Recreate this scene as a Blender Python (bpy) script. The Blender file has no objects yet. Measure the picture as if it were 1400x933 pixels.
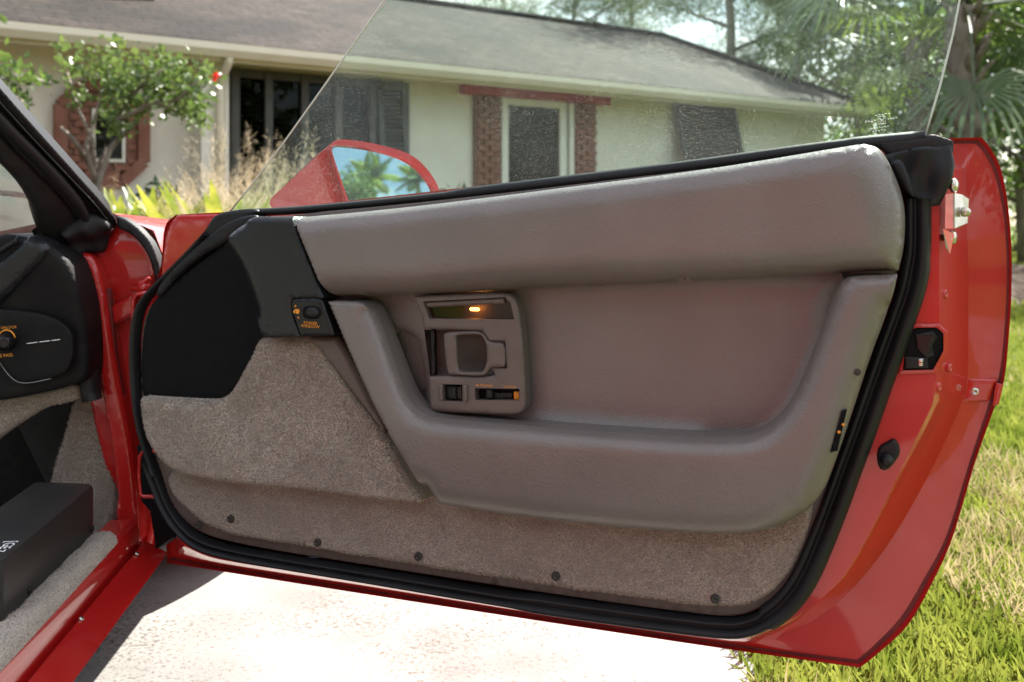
import bpy, bmesh, math, random
import numpy as np
from mathutils import Vector, Matrix
from mathutils.geometry import delaunay_2d_cdt

random.seed(7); RNG = np.random.default_rng(7)
SC = bpy.context.scene
COL = SC.collection
R = math.radians

# ------------------------------------------------------------------ camera, sky, sun, exposure
F, HOR, HC = 1361.0, 300.0, 0.83          # focal length and horizon row in photograph pixels, eye height in metres
SUN_AZ, SUN_EL = 33.0, 43.0               # degrees to the right of the view direction, above the horizon
EXPOSURE = 2.0

cam_d = bpy.data.cameras.new('camera'); cam = bpy.data.objects.new('camera', cam_d); COL.objects.link(cam)
cam.location = (0, 0, HC); cam.rotation_euler = (R(90), 0, 0)
cam_d.lens = 36*F/1400; cam_d.sensor_width = 36; cam_d.shift_y = -(466.5-HOR)/1400
cam_d.clip_start = 0.02; cam_d.clip_end = 500
cam_d.dof.use_dof = True; cam_d.dof.focus_distance = 1.40; cam_d.dof.aperture_fstop = 6.3
SC.camera = cam

world = bpy.data.worlds.new('World'); SC.world = world; world.use_nodes = True
wn, wl = world.node_tree.nodes, world.node_tree.links
bg = wn['Background']
sky = wn.new('ShaderNodeTexSky'); sky.sky_type = 'NISHITA'; sky.sun_disc = False
sky.sun_elevation = R(SUN_EL); sky.sun_rotation = R(SUN_AZ); sky.altitude = 0; sky.air_density = 1.0; sky.dust_density = 1.2
tcw = wn.new('ShaderNodeTexCoord')
mpw = wn.new('ShaderNodeMapping'); mpw.inputs['Scale'].default_value = (1.0, 1.0, 2.2); mpw.inputs['Location'].default_value = (1.58, 0.24, 0.2)
wl.new(tcw.outputs['Generated'], mpw.inputs['Vector'])
nzw = wn.new('ShaderNodeTexNoise'); nzw.inputs['Scale'].default_value = 2.6; nzw.inputs['Detail'].default_value = 8; nzw.inputs['Roughness'].default_value = 0.55
wl.new(mpw.outputs['Vector'], nzw.inputs['Vector'])
rpw = wn.new('ShaderNodeValToRGB'); rpw.color_ramp.elements[0].position = 0.42; rpw.color_ramp.elements[1].position = 0.57
wl.new(nzw.outputs['Fac'], rpw.inputs['Fac'])
mxw = wn.new('ShaderNodeMix'); mxw.data_type = 'RGBA'
wl.new(rpw.outputs['Color'], mxw.inputs['Factor'])
wl.new(sky.outputs['Color'], mxw.inputs[6]); mxw.inputs[7].default_value = (9.0, 9.1, 9.3, 1)
wl.new(mxw.outputs[2], bg.inputs['Color']); bg.inputs['Strength'].default_value = 0.062

sun_d = bpy.data.lights.new('sun', 'SUN'); sun = bpy.data.objects.new('sun', sun_d); COL.objects.link(sun)
sun_d.energy = 5.0; sun_d.angle = R(0.53); sun_d.color = (1.0, 0.95, 0.87)
SUN = Vector((math.sin(R(SUN_AZ))*math.cos(R(SUN_EL)), math.cos(R(SUN_AZ))*math.cos(R(SUN_EL)), math.sin(R(SUN_EL))))
sun.rotation_euler = SUN.to_track_quat('Z', 'Y').to_euler(); sun.location = (6, 8, 12)

vs = SC.view_settings; vs.view_transform = 'Standard'; vs.look = 'None'; vs.exposure = EXPOSURE; vs.gamma = 1; vs.use_curve_mapping = False
SC.cycles.use_denoising = True; SC.cycles.max_bounces = 8; SC.cycles.transparent_max_bounces = 12
SC.cycles.caustics_reflective = False; SC.cycles.caustics_refractive = False

# ------------------------------------------------------------------ materials
MATS = {}
def nt(name):
    m = bpy.data.materials.new(name); m.use_nodes = True; MATS[name] = m
    return m, m.node_tree.nodes, m.node_tree.links, m.node_tree.nodes['Principled BSDF']
def lin(c): return tuple(c) + (1,)
def mat(name, c1, c2=None, rough=0.5, scale=20, detail=4, bump=0.0, bscale=None, metal=0, coat=0, coat_rough=0.05, spec=0.5, ramp=(0.35, 0.65),
        stretch=(1, 1, 1), rough2=None, dirt=None, sheen=0, bdist=0.002, voro=False, trans=0):
    m, n, l, b = nt(name)
    b.inputs['Roughness'].default_value = rough; b.inputs['Metallic'].default_value = metal
    b.inputs['Coat Weight'].default_value = coat; b.inputs['Coat Roughness'].default_value = coat_rough
    b.inputs['Specular IOR Level'].default_value = spec; b.inputs['Sheen Weight'].default_value = sheen
    b.inputs['Base Color'].default_value = lin(c1)
    tc = n.new('ShaderNodeTexCoord'); mp = n.new('ShaderNodeMapping'); mp.inputs['Scale'].default_value = stretch
    l.new(tc.outputs['Object'], mp.inputs['Vector'])
    if c2 is not None:
        nz = n.new('ShaderNodeTexNoise'); nz.inputs['Scale'].default_value = scale; nz.inputs['Detail'].default_value = detail
        l.new(mp.outputs['Vector'], nz.inputs['Vector'])
        rp = n.new('ShaderNodeValToRGB'); rp.color_ramp.elements[0].position = ramp[0]; rp.color_ramp.elements[1].position = ramp[1]
        rp.color_ramp.elements[0].color = lin(c1); rp.color_ramp.elements[1].color = lin(c2)
        l.new(nz.outputs['Fac'], rp.inputs['Fac'])
        last = rp.outputs['Color']
        if dirt:                                        # (colour, scale, lo, hi): large soft patches
            nd = n.new('ShaderNodeTexNoise'); nd.inputs['Scale'].default_value = dirt[1]; nd.inputs['Detail'].default_value = 6
            l.new(mp.outputs['Vector'], nd.inputs['Vector'])
            mr = n.new('ShaderNodeMapRange'); mr.inputs[1].default_value = dirt[2]; mr.inputs[2].default_value = dirt[3]
            l.new(nd.outputs['Fac'], mr.inputs[0])
            mx = n.new('ShaderNodeMix'); mx.data_type = 'RGBA'; l.new(mr.outputs[0], mx.inputs['Factor'])
            l.new(last, mx.inputs[6]); mx.inputs[7].default_value = lin(dirt[0]); last = mx.outputs[2]
        l.new(last, b.inputs['Base Color'])
        if rough2 is not None:
            mr2 = n.new('ShaderNodeMapRange'); mr2.inputs[3].default_value = rough; mr2.inputs[4].default_value = rough2
            nr = n.new('ShaderNodeTexNoise'); nr.inputs['Scale'].default_value = scale*0.37; nr.inputs['Detail'].default_value = 5
            l.new(mp.outputs['Vector'], nr.inputs['Vector']); l.new(nr.outputs['Fac'], mr2.inputs[0]); l.new(mr2.outputs[0], b.inputs['Roughness'])
    if bump:
        if voro:
            bn = n.new('ShaderNodeTexVoronoi'); bn.inputs['Scale'].default_value = bscale; bn.feature = 'SMOOTH_F1'; out = bn.outputs['Distance']
            wz = n.new('ShaderNodeTexNoise'); wz.inputs['Scale'].default_value = bscale*0.35; wz.inputs['Detail'].default_value = 3
            l.new(mp.outputs['Vector'], wz.inputs['Vector'])
            va = n.new('ShaderNodeVectorMath'); va.operation = 'SCALE'; va.inputs['Scale'].default_value = 0.02
            l.new(wz.outputs['Color'], va.inputs[0])
            vb = n.new('ShaderNodeVectorMath'); vb.operation = 'ADD'; l.new(mp.outputs['Vector'], vb.inputs[0]); l.new(va.outputs[0], vb.inputs[1])
            l.new(vb.outputs[0], bn.inputs['Vector'])
        else:
            bn = n.new('ShaderNodeTexNoise'); bn.inputs['Scale'].default_value = bscale or scale; bn.inputs['Detail'].default_value = 5; out = bn.outputs['Fac']
            l.new(mp.outputs['Vector'], bn.inputs['Vector'])
        bp = n.new('ShaderNodeBump'); bp.inputs['Strength'].default_value = bump; bp.inputs['Distance'].default_value = bdist
        l.new(out, bp.inputs['Height']); l.new(bp.outputs['Normal'], b.inputs['Normal'])
    if trans:                                           # thin leaf: light passes through
        tr = n.new('ShaderNodeBsdfTranslucent'); ms = n.new('ShaderNodeMixShader'); ms.inputs[0].default_value = trans
        src = b.inputs['Base Color'].links[0].from_socket if b.inputs['Base Color'].links else None
        if src: l.new(src, tr.inputs['Color'])
        else: tr.inputs['Color'].default_value = lin(c1)
        o = n['Material Output']; l.new(b.outputs[0], ms.inputs[1]); l.new(tr.outputs[0], ms.inputs[2]); l.new(ms.outputs[0], o.inputs['Surface'])
    return m

def leather(name, c1, c2, rough=0.42, spec=0.6, grain=300, gb=0.34):
    m = mat(name, c1, c2, rough=rough, scale=9, detail=5, bump=gb, bscale=grain, bdist=0.0014, voro=True, rough2=rough+0.10, spec=spec)
    n, l = m.node_tree.nodes, m.node_tree.links              # long soft creases on top of the grain
    b = n['Principled BSDF']; first = b.inputs['Normal'].links[0].from_node
    tc = [q for q in n if q.bl_idname == 'ShaderNodeTexCoord'][0]
    nz = n.new('ShaderNodeTexNoise'); nz.inputs['Scale'].default_value = 60; nz.inputs['Detail'].default_value = 6; nz.inputs['Distortion'].default_value = 1.2
    l.new(tc.outputs['Object'], nz.inputs['Vector'])
    bp = n.new('ShaderNodeBump'); bp.inputs['Strength'].default_value = 0.15; bp.inputs['Distance'].default_value = 0.0022
    l.new(nz.outputs['Fac'], bp.inputs['Height']); l.new(bp.outputs['Normal'], first.inputs['Normal'])
    return m
leather('grey_leather', (0.136, 0.118, 0.111), (0.154, 0.134, 0.126), 0.28)
leather('black_leather', (0.009, 0.010, 0.012), (0.014, 0.015, 0.017), 0.30, 0.35, 210, 0.5)
mat('mauve_plastic', (0.100, 0.078, 0.070), (0.114, 0.090, 0.080), rough=0.45, scale=30, bump=0.12, bscale=900, bdist=0.0006)
mat('black_plastic', (0.009, 0.009, 0.010), (0.014, 0.014, 0.015), rough=0.5, spec=0.3, scale=40, bump=0.15, bscale=700, bdist=0.0006)
mat('dash_plastic', (0.007, 0.007, 0.008), (0.012, 0.012, 0.012), rough=0.5, spec=0.12, scale=18, bump=0.25, bscale=500, bdist=0.001)
mat('pillar_black', (0.006, 0.006, 0.007), (0.010, 0.010, 0.011), rough=0.38, spec=0.12, scale=40)
mat('gloss_black', (0.006, 0.006, 0.007), (0.010, 0.010, 0.011), rough=0.28, spec=0.3, scale=40)
mat('rubber', (0.008, 0.0085, 0.010), (0.014, 0.014, 0.016), rough=0.42, spec=0.28, scale=14, bump=0.25, bscale=60, bdist=0.002, rough2=0.6)
mat('cavity_felt', (0.005, 0.0055, 0.0065), (0.007, 0.007, 0.008), rough=0.6, scale=60, spec=0.08)
mat('footwell_dark', (0.012, 0.012, 0.012), (0.02, 0.02, 0.018), rough=0.9, scale=60)
def carpet(name, a, b, c):
    m = mat(name, a, b, rough=0.95, scale=420, detail=3, bump=0.9, bscale=520, bdist=0.006, sheen=0.35, dirt=(c, 14, 0.42, 0.7), spec=0.1, ramp=(0.3, 0.7))
    n, l = m.node_tree.nodes, m.node_tree.links
    return m
carpet('tan_carpet', (0.33, 0.275, 0.23), (0.68, 0.59, 0.51), (0.42, 0.355, 0.30))
carpet('grey_carpet', (0.27, 0.222, 0.188), (0.60, 0.51, 0.44), (0.37, 0.308, 0.262))
mat('red_paint', (0.40, 0.009, 0.009), (0.43, 0.012, 0.010), rough=0.38, scale=6, coat=0.8, coat_rough=0.04, spec=0.3, bump=0.03, bscale=60, bdist=0.001)
mat('red_jamb', (0.46, 0.017, 0.014), (0.43, 0.014, 0.012), rough=0.40, scale=10, coat=0.9, coat_rough=0.035, spec=0.3, bump=0.06, bscale=90, bdist=0.0012,
    dirt=((0.45, 0.024, 0.02), 5, 0.40, 0.75))
mat('groove_dark_red', (0.10, 0.012, 0.013), (0.16, 0.015, 0.015), rough=0.7, scale=50)  # darker red used in the door and pillar grooves
mat('steel', (0.62, 0.60, 0.56), (0.5, 0.49, 0.46), rough=0.28, scale=60, metal=1)
mat('zinc', (0.60, 0.54, 0.42), (0.50, 0.47, 0.43), rough=0.25, scale=40, metal=1)
mat('screw_black', (0.02, 0.018, 0.016), (0.03, 0.026, 0.023), rough=0.45, scale=90)
mat('orange_print', (0.70, 0.26, 0.02), rough=0.6)
mat('white_print', (0.75, 0.75, 0.75), rough=0.6)
mat('box_vinyl', (0.018, 0.0185, 0.018), (0.027, 0.0275, 0.026), rough=0.42, spec=0.3, scale=8, bump=0.12, bscale=600, bdist=0.0008)
mat('tyre', (0.015, 0.015, 0.015), (0.025, 0.024, 0.022), rough=0.8, scale=40)
def emit(name, c, s):
    m, n, l, b = nt(name); b.inputs['Base Color'].default_value = lin(c)
    b.inputs['Emission Color'].default_value = lin(c); b.inputs['Emission Strength'].default_value = s
emit('bulb', (1.0, 0.42, 0.08), 8.0)
def glass(name, tint, refl=1.0, dust=0.05, ior=1.45):
    """thin clear pane: tinted see-through, mirror-like sheen by angle, a veil of dust specks"""
    m, n, l, b = nt(name); o = n['Material Output']; n.remove(b)
    tr = n.new('ShaderNodeBsdfTransparent'); tr.inputs['Color'].default_value = lin(tint)
    gl = n.new('ShaderNodeBsdfGlossy'); gl.inputs['Roughness'].default_value = 0.02; gl.inputs['Color'].default_value = (0.85, 0.95, 0.9, 1)
    fr = n.new('ShaderNodeLayerWeight'); fr.inputs['Blend'].default_value = 0.5      # 1 - |cos|, the same from both sides of the pane
    pw = n.new('ShaderNodeMath'); pw.operation = 'POWER'; pw.inputs[1].default_value = 5; l.new(fr.outputs['Facing'], pw.inputs[0])
    mu = n.new('ShaderNodeMath'); mu.operation = 'MULTIPLY_ADD'; mu.inputs[1].default_value = 0.96*refl; mu.inputs[2].default_value = ((ior-1)/(ior+1))**2*refl; mu.use_clamp = True; l.new(pw.outputs[0], mu.inputs[0])
    m1 = n.new('ShaderNodeMixShader'); l.new(mu.outputs[0], m1.inputs[0]); l.new(tr.outputs[0], m1.inputs[1]); l.new(gl.outputs[0], m1.inputs[2])
    df = n.new('ShaderNodeBsdfTranslucent'); df.inputs['Color'].default_value = (0.62, 0.70, 0.66, 1)
    tc = n.new('ShaderNodeTexCoord')
    n1 = n.new('ShaderNodeTexNoise'); n1.inputs['Scale'].default_value = 950; n1.inputs['Detail'].default_value = 1; l.new(tc.outputs['Object'], n1.inputs['Vector'])
    n2 = n.new('ShaderNodeTexNoise'); n2.inputs['Scale'].default_value = 5; n2.inputs['Detail'].default_value = 5; l.new(tc.outputs['Object'], n2.inputs['Vector'])
    mr = n.new('ShaderNodeMapRange'); mr.inputs[1].default_value = 0.62; mr.inputs[2].default_value = 0.80; mr.inputs[3].default_value = 0.28; mr.inputs[4].default_value = 6.0
    l.new(n1.outputs['Fac'], mr.inputs[0])
    mb = n.new('ShaderNodeMapRange'); mb.inputs[1].default_value = 0.35; mb.inputs[2].default_value = 0.7; mb.inputs[3].default_value = 0.5*dust; mb.inputs[4].default_value = 1.5*dust
    l.new(n2.outputs['Fac'], mb.inputs[0])
    mm = n.new('ShaderNodeMath'); mm.operation = 'MULTIPLY'; l.new(mr.outputs[0], mm.inputs[0]); l.new(mb.outputs[0], mm.inputs[1])
    m2 = n.new('ShaderNodeMixShader'); l.new(mm.outputs[0], m2.inputs[0]); l.new(m1.outputs[0], m2.inputs[1]); l.new(df.outputs[0], m2.inputs[2])
    l.new(m2.outputs[0], o.inputs['Surface'])
glass('door_glass', (0.76, 0.885, 0.82), 0.30, 0.042)
glass('windscreen_glass', (0.50, 0.60, 0.55), 1.4, 0.06)
mat('etch', (0.62, 0.72, 0.64), rough=0.7); MATS['etch'].node_tree.nodes['Principled BSDF'].inputs['Alpha'].default_value = 0.85
glass('lamp_lens', (0.50, 0.36, 0.27), 0.8, 0.0)
mat('line_grey', (0.16, 0.16, 0.16), rough=0.5)
mat('edge_glass', (0.50, 0.56, 0.50), rough=0.25)
m_, n_, l_, b_ = nt('mirror'); b_.inputs['Metallic'].default_value = 1; b_.inputs['Roughness'].default_value = 0.01; b_.inputs['Base Color'].default_value = (0.86, 0.90, 0.90, 1)

# ------------------------------------------------------------------ object helpers
ORG = {}
def tag(o, label=None, cat=None, group=None, kind=None):
    if label: o['label'] = label
    if cat: o['category'] = cat
    if group: o['group'] = group
    if kind: o['kind'] = kind
    return o
def empty(name, loc, label=None, cat=None, group=None, parent=None):
    o = bpy.data.objects.new(name, None); COL.objects.link(o); o.empty_display_size = 0.1
    loc = Vector(loc); ORG[o.name] = loc
    o.location = loc - (ORG[parent.name] if parent else Vector((0, 0, 0))); o.parent = parent
    return tag(o, label, cat, group)
def add(name, verts, faces, m, parent=None, smooth=True, local=False, sharp=None):
    """one mesh object; world coordinates, origin put at the base of the shape (unless local)"""
    V = np.asarray([tuple(v) for v in verts], dtype=np.float64).reshape(-1, 3)
    if local: org = Vector((0, 0, 0))
    else:
        lo, hi = V.min(0), V.max(0); org = Vector(((lo[0]+hi[0])/2, (lo[1]+hi[1])/2, lo[2]))
        V = V - np.array(org)
    me = bpy.data.meshes.new(name); me.from_pydata(V.tolist(), [], [tuple(int(i) for i in f) for f in faces]); me.update()
    if m: me.materials.append(MATS[m] if isinstance(m, str) else m)
    me.shade_smooth() if smooth else me.shade_flat()
    if smooth and sharp:
        me.set_sharp_from_angle(angle=R(sharp))
    o = bpy.data.objects.new(name, me); COL.objects.link(o)
    if local: ORG[o.name] = ORG[parent.name] if parent else Vector((0, 0, 0))
    else:
        ORG[o.name] = org; o.location = org - (ORG[parent.name] if parent else Vector((0, 0, 0)))
    o.parent = parent
    return o
def copy_thing(src, loc, rz=0.0, scale=1.0):
    c = src.copy(); COL.objects.link(c); c.location = loc; c.rotation_euler = (0, 0, rz); c.scale = (scale,)*3; ORG[c.name] = Vector(loc)
    for ch in src.children:
        d = ch.copy(); COL.objects.link(d); d.parent = c
        for g in ch.children:
            e = g.copy(); COL.objects.link(e); e.parent = d
    return c
class MB:                                               # collects pieces of ONE mesh
    def __init__(s): s.v = []; s.f = []
    def put(s, v, f):
        k = len(s.v); s.v += [Vector(q) for q in v]; s.f += [tuple(i+k for i in q) for q in f]; return s
    def box(s, c, h, X=(1, 0, 0), Y=(0, 1, 0), Z=(0, 0, 1), bev=0.0):
        c = Vector(c); A = [Vector(X)*h[0], Vector(Y)*h[1], Vector(Z)*h[2]]
        if not bev:
            v = [c + A[0]*i + A[1]*j + A[2]*k for i in (-1, 1) for j in (-1, 1) for k in (-1, 1)]
            return s.put(v, [(0, 1, 3, 2), (4, 6, 7, 5), (0, 4, 5, 1), (2, 3, 7, 6), (0, 2, 6, 4), (1, 5, 7, 3)])
        bm = bmesh.new(); bmesh.ops.create_cube(bm, size=2)
        for q in bm.verts: q.co = Vector((q.co.x*h[0], q.co.y*h[1], q.co.z*h[2]))
        bmesh.ops.bevel(bm, geom=bm.edges[:], offset=bev, segments=2, profile=0.5, affect='EDGES')
        X, Y, Z = Vector(X), Vector(Y), Vector(Z)
        v = [c + X*q.co.x + Y*q.co.y + Z*q.co.z for q in bm.verts]; bm.verts.index_update()
        f = [[q.index for q in p.verts] for p in bm.faces]; bm.free(); return s.put(v, f)
    def tube(s, pts, rad, n=8, caps=True):
        pts = [Vector(p) for p in pts]; rad = rad if hasattr(rad, '__len__') else [rad]*len(pts)
        v = []; f = []; up = Vector((0.13, 0.21, 1)).normalized()
        for i, p in enumerate(pts):
            t = (pts[min(i+1, len(pts)-1)] - pts[max(i-1, 0)]).normalized()
            a = t.cross(up); a = a.normalized() if a.length > 1e-4 else Vector((1, 0, 0)); b = t.cross(a)
            for k in range(n):
                q = 2*math.pi*k/n; v.append(p + (a*math.cos(q) + b*math.sin(q))*rad[i])
        for i in range(len(pts)-1):
            for k in range(n):
                f.append((i*n+k, i*n+(k+1) % n, (i+1)*n+(k+1) % n, (i+1)*n+k))
        if caps: f += [tuple(range(n))[::-1], tuple(range((len(pts)-1)*n, len(pts)*n))]
        return s.put(v, f)
    def lathe(s, c, axis, prof, n=20):                  # prof: (radius, height along axis)
        c = Vector(c); ax = Vector(axis).normalized(); a = ax.orthogonal().normalized(); b = ax.cross(a); v = []; f = []
        for r, h in prof:
            for k in range(n):
                q = 2*math.pi*k/n; v.append(c + ax*h + (a*math.cos(q) + b*math.sin(q))*r)
        for i in range(len(prof)-1):
            for k in range(n): f.append((i*n+k, i*n+(k+1) % n, (i+1)*n+(k+1) % n, (i+1)*n+k))
        f += [tuple(range(n))[::-1], tuple(range((len(prof)-1)*n, len(prof)*n))]
        return s.put(v, f)
    def build(s, name, m, parent=None, **kw): return add(name, s.v, s.f, m, parent, **kw)

CAM = Vector((0, 0, HC))
def ray(px, py): return Vector(((px-700)/F, 1.0, -(py-HOR)/F))
def P(px, py, Y): return CAM + ray(px, py)*Y
class Frame:
    """a plane in the place: origin, two axes in it, and its normal (towards the viewer)"""
    def __init__(s, O, U, V):
        s.O = Vector(O); s.U = Vector(U).normalized(); s.V = Vector(V).normalized(); s.W = s.U.cross(s.V).normalized()
        if s.W.dot(CAM - s.O) < 0: s.W = -s.W
    def uv(s, px, py, w):
        d = ray(px, py); t = (s.O + s.W*w - CAM).dot(s.W)/d.dot(s.W); p = CAM + d*t - s.O
        return (p.dot(s.U), p.dot(s.V))
    def at(s, px, py, w): u, v = s.uv(px, py, w); return s.to(u, v, w)
    def to(s, u, v, w): return s.O + s.U*u + s.V*v + s.W*w

def parse(txt):
    """'x,y; x,y! ; ~0.02 x,y' -> points, sharp flags, edge radius from that point on"""
    out = []; r = 0.0
    for tok in txt.replace('\n', ' ').split(';'):
        tok = tok.strip()
        if not tok: continue
        if tok.startswith('~'):
            a, tok = tok[1:].split(' ', 1); r = float(a); tok = tok.strip()
        sh = tok.endswith('!'); x, y = tok.rstrip('!').split(',')
        out.append((float(x), float(y), sh, r))
    return out
def smooth_loop(pts, closed=True, it=2):
    for _ in range(it):
        q = []; n = len(pts)
        for i in range(n if closed else n-1):
            a, b = pts[i], pts[(i+1) % n]
            if a[2] or (not closed and i == 0): q.append((a[0], a[1], True if a[2] else False, a[3]))
            if not a[2] and not (not closed and i == 0): q.append((a[0]*.75+b[0]*.25, a[1]*.75+b[1]*.25, False, a[3]))
            if not b[2] and not (not closed and i == n-2): q.append((a[0]*.25+b[0]*.75, a[1]*.25+b[1]*.75, False, a[3]))
        if not closed: q.append(pts[-1])
        pts = q
    return pts
def resample(uv, rr, sp):
    P_, R_ = [], []
    n = len(uv)
    for i in range(n):
        a, b = np.array(uv[i]), np.array(uv[(i+1) % n]); L = np.linalg.norm(b-a)
        if L < 1e-7: continue
        k = max(1, int(round(L/sp)))
        for j in range(k): P_.append(a + (b-a)*j/k); R_.append(rr[i])
    return np.array(P_), np.array(R_)
def inside(poly, pts):
    x, y = pts[:, 0], pts[:, 1]; c = np.zeros(len(pts), bool); n = len(poly)
    for i in range(n):
        x1, y1 = poly[i]; x2, y2 = poly[(i+1) % n]
        if y1 == y2: continue
        k = ((y1 > y) != (y2 > y)) & (x < (x2-x1)*(y-y1)/(y2-y1) + x1); c ^= k
    return c
def seg_d(A, B, pts):
    D = B-A; L2 = (D*D).sum(1)+1e-18
    out = np.empty((len(pts), len(A)))
    for i0 in range(0, len(pts), 4000):
        p = pts[i0:i0+4000, None, :] - A[None]
        t = np.clip((p*D[None]).sum(2)/L2, 0, 1); q = p - t[..., None]*D[None]
        out[i0:i0+4000] = np.sqrt((q*q).sum(2))
    return out
def loop_uv(fr, txt, w, sp, it=2):
    pts = smooth_loop(parse(txt), True, it)
    uv = [fr.uv(p[0], p[1], w) for p in pts]
    U, Rr = resample(uv, [p[3] for p in pts], sp)
    area = 0.5*np.sum(U[:, 0]*np.roll(U[:, 1], -1) - np.roll(U[:, 0], -1)*U[:, 1])
    if area < 0: U, Rr = U[::-1].copy(), np.roll(Rr[::-1], -1).copy()
    return U, Rr
PR = np.random.default_rng(5)
def add_pile(o, verts, faces, m, pile, pile_len, W, parent):
    """carpet pile: short real tufts standing on a carpet, edges included"""
    VA = np.array([tuple(v) for v in verts]); T = np.array([t for t in faces if len(t) == 3] + [t for q in faces if len(q) == 4 for t in ((q[0], q[1], q[2]), (q[0], q[2], q[3]))])
    a, b, c = VA[T[:, 0]], VA[T[:, 1]], VA[T[:, 2]]; cr = np.cross(b-a, c-a); ar = np.linalg.norm(cr, axis=1)+1e-15
    k = PR.choice(len(T), pile, p=ar/ar.sum()); x, y = PR.uniform(0, 1, (2, pile)); fl = x+y > 1; x[fl], y[fl] = 1-x[fl], 1-y[fl]
    p = a[k] + (b-a)[k]*x[:, None] + (c-a)[k]*y[:, None]; nn = (cr/ar[:, None])[k]; nn *= np.sign((nn*np.array(W)).sum(1)+1e-4)[:, None]
    d = nn + PR.normal(size=(pile, 3))*0.75; d /= np.linalg.norm(d, axis=1)[:, None]; s_ = np.cross(d, PR.normal(size=(pile, 3))); s_ /= np.linalg.norm(s_, axis=1)[:, None]
    L = pile_len*PR.uniform(.5, 1.2, pile)[:, None]; V = np.stack([p - s_*.0006, p + s_*.0006, p + d*L], 1).reshape(-1, 3); org = np.array(ORG[o.name])
    me = bpy.data.meshes.new('carpet_pile'); me.vertices.add(len(V)); me.vertices.foreach_set('co', (V-org).astype(np.float32).ravel()); me.loops.add(len(V)); me.loops.foreach_set('vertex_index', np.arange(len(V), dtype=np.int32))
    me.polygons.add(pile); me.polygons.foreach_set('loop_start', np.arange(0, len(V), 3, dtype=np.int32)); me.update(calc_edges=True); me.materials.append(MATS[m])
    q = bpy.data.objects.new('carpet_pile', me); COL.objects.link(q); q['kind'] = 'stuff'
    if parent is not None and parent.parent is not None: q.parent = parent; q.location = o.location
    else: q.parent = o
def panel(name, fr, outline, w, m, parent, holes=(), sp=0.008, back=0.02, fn=None, it=2, hole_back=None, pile=0, pile_len=0.0035):
    """a padded or moulded panel: traced outline at height w over the plane, rolled edges (r > 0) or fillets (r < 0), returns to the plane"""
    U, Rr = loop_uv(fr, outline, w, sp, it)
    loops = [(U, Rr)] + [loop_uv(fr, h, w, sp, it) for h in holes]
    A = np.vstack([l[0] for l in loops]); B = np.vstack([np.roll(l[0], -1, 0) for l in loops]); RR = np.concatenate([l[1] for l in loops])
    pts = [A]
    mid = (A+B)/2; d = B-A; nrm = np.stack([-d[:, 1], d[:, 0]], 1); nrm /= np.linalg.norm(nrm, axis=1)[:, None]+1e-12
    start = 0
    for k, (lu, lr) in enumerate(loops):
        n = len(lu); sl = slice(start, start+n); start += n
        for f in (0.05, 0.16, 0.34, 0.6, 0.9):
            rad = np.abs(RR[sl]); cand = mid[sl] + nrm[sl]*(1 if k == 0 else -1)*(rad*f)[:, None]
            ok = rad*f > 0.0004
            if ok.any():
                dm = seg_d(A, B, cand[ok]).min(1); good = dm > 0.85*(rad*f)[ok]; pts.append(cand[ok][good])
    lo, hi = U.min(0), U.max(0)
    gx, gy = np.meshgrid(np.arange(lo[0], hi[0], sp), np.arange(lo[1], hi[1], sp*0.87)); gx = gx + (np.arange(gx.shape[0]) % 2)[:, None]*sp/2
    g = np.stack([gx.ravel(), gy.ravel()], 1)
    if len(g):
        ing = inside(U, g); g = g[ing]
        if len(g): g = g[seg_d(A, B, g).min(1) > sp*0.6]; pts.append(g)
    allp = np.vstack(pts); edges = []; k0 = 0
    for lu, _ in loops:
        n = len(lu); edges += [(k0+i, k0+(i+1) % n) for i in range(n)]; k0 += n
    vv, ee, ff, *_ = delaunay_2d_cdt([Vector((float(p[0]), float(p[1]))) for p in allp], edges, [], 0, 1e-7)
    VV = np.array([(q.x, q.y) for q in vv]); FF = np.array([tuple(q) for q in ff])
    cen = VV[FF].mean(1); keep = inside(U, cen)
    for lu, _ in loops[1:]: keep &= ~inside(lu, cen)
    FF = FF[keep]
    def height(Q):
        D = seg_d(A, B, Q); rr = np.abs(RR)[None]+1e-9; x = 1-np.clip(D/rr, 0, 1); dr = rr*(1-np.sqrt(np.maximum(0, 1-x*x)))
        pos = np.where(RR[None] > 0, dr, 0).max(1); neg = np.where(RR[None] < 0, dr, 0).max(1)
        h = w - pos + neg
        if fn is not None: h = h + fn(Q[:, 0], Q[:, 1])
        return h
    H = height(VV)
    verts = [fr.to(p[0], p[1], h) for p, h in zip(VV, H)]; faces = [tuple(t) for t in FF]
    if back:
        for k, (lu, _) in enumerate(loops):
            hl = height(lu); n = len(lu); b0 = len(verts); bk = back if k == 0 else (hole_back if hole_back is not None else back)
            verts += [fr.to(p[0], p[1], h) for p, h in zip(lu, hl)] + [fr.to(p[0], p[1], min(h-0.0005, w-bk)) for p, h in zip(lu, hl)]
            faces += [(b0+i, b0+(i+1) % n, b0+n+(i+1) % n, b0+n+i) for i in range(n)]
    o = add(name, verts, faces, m, parent)
    if pile: add_pile(o, verts, faces, m, pile, pile_len, fr.W, parent)
    return o
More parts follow.
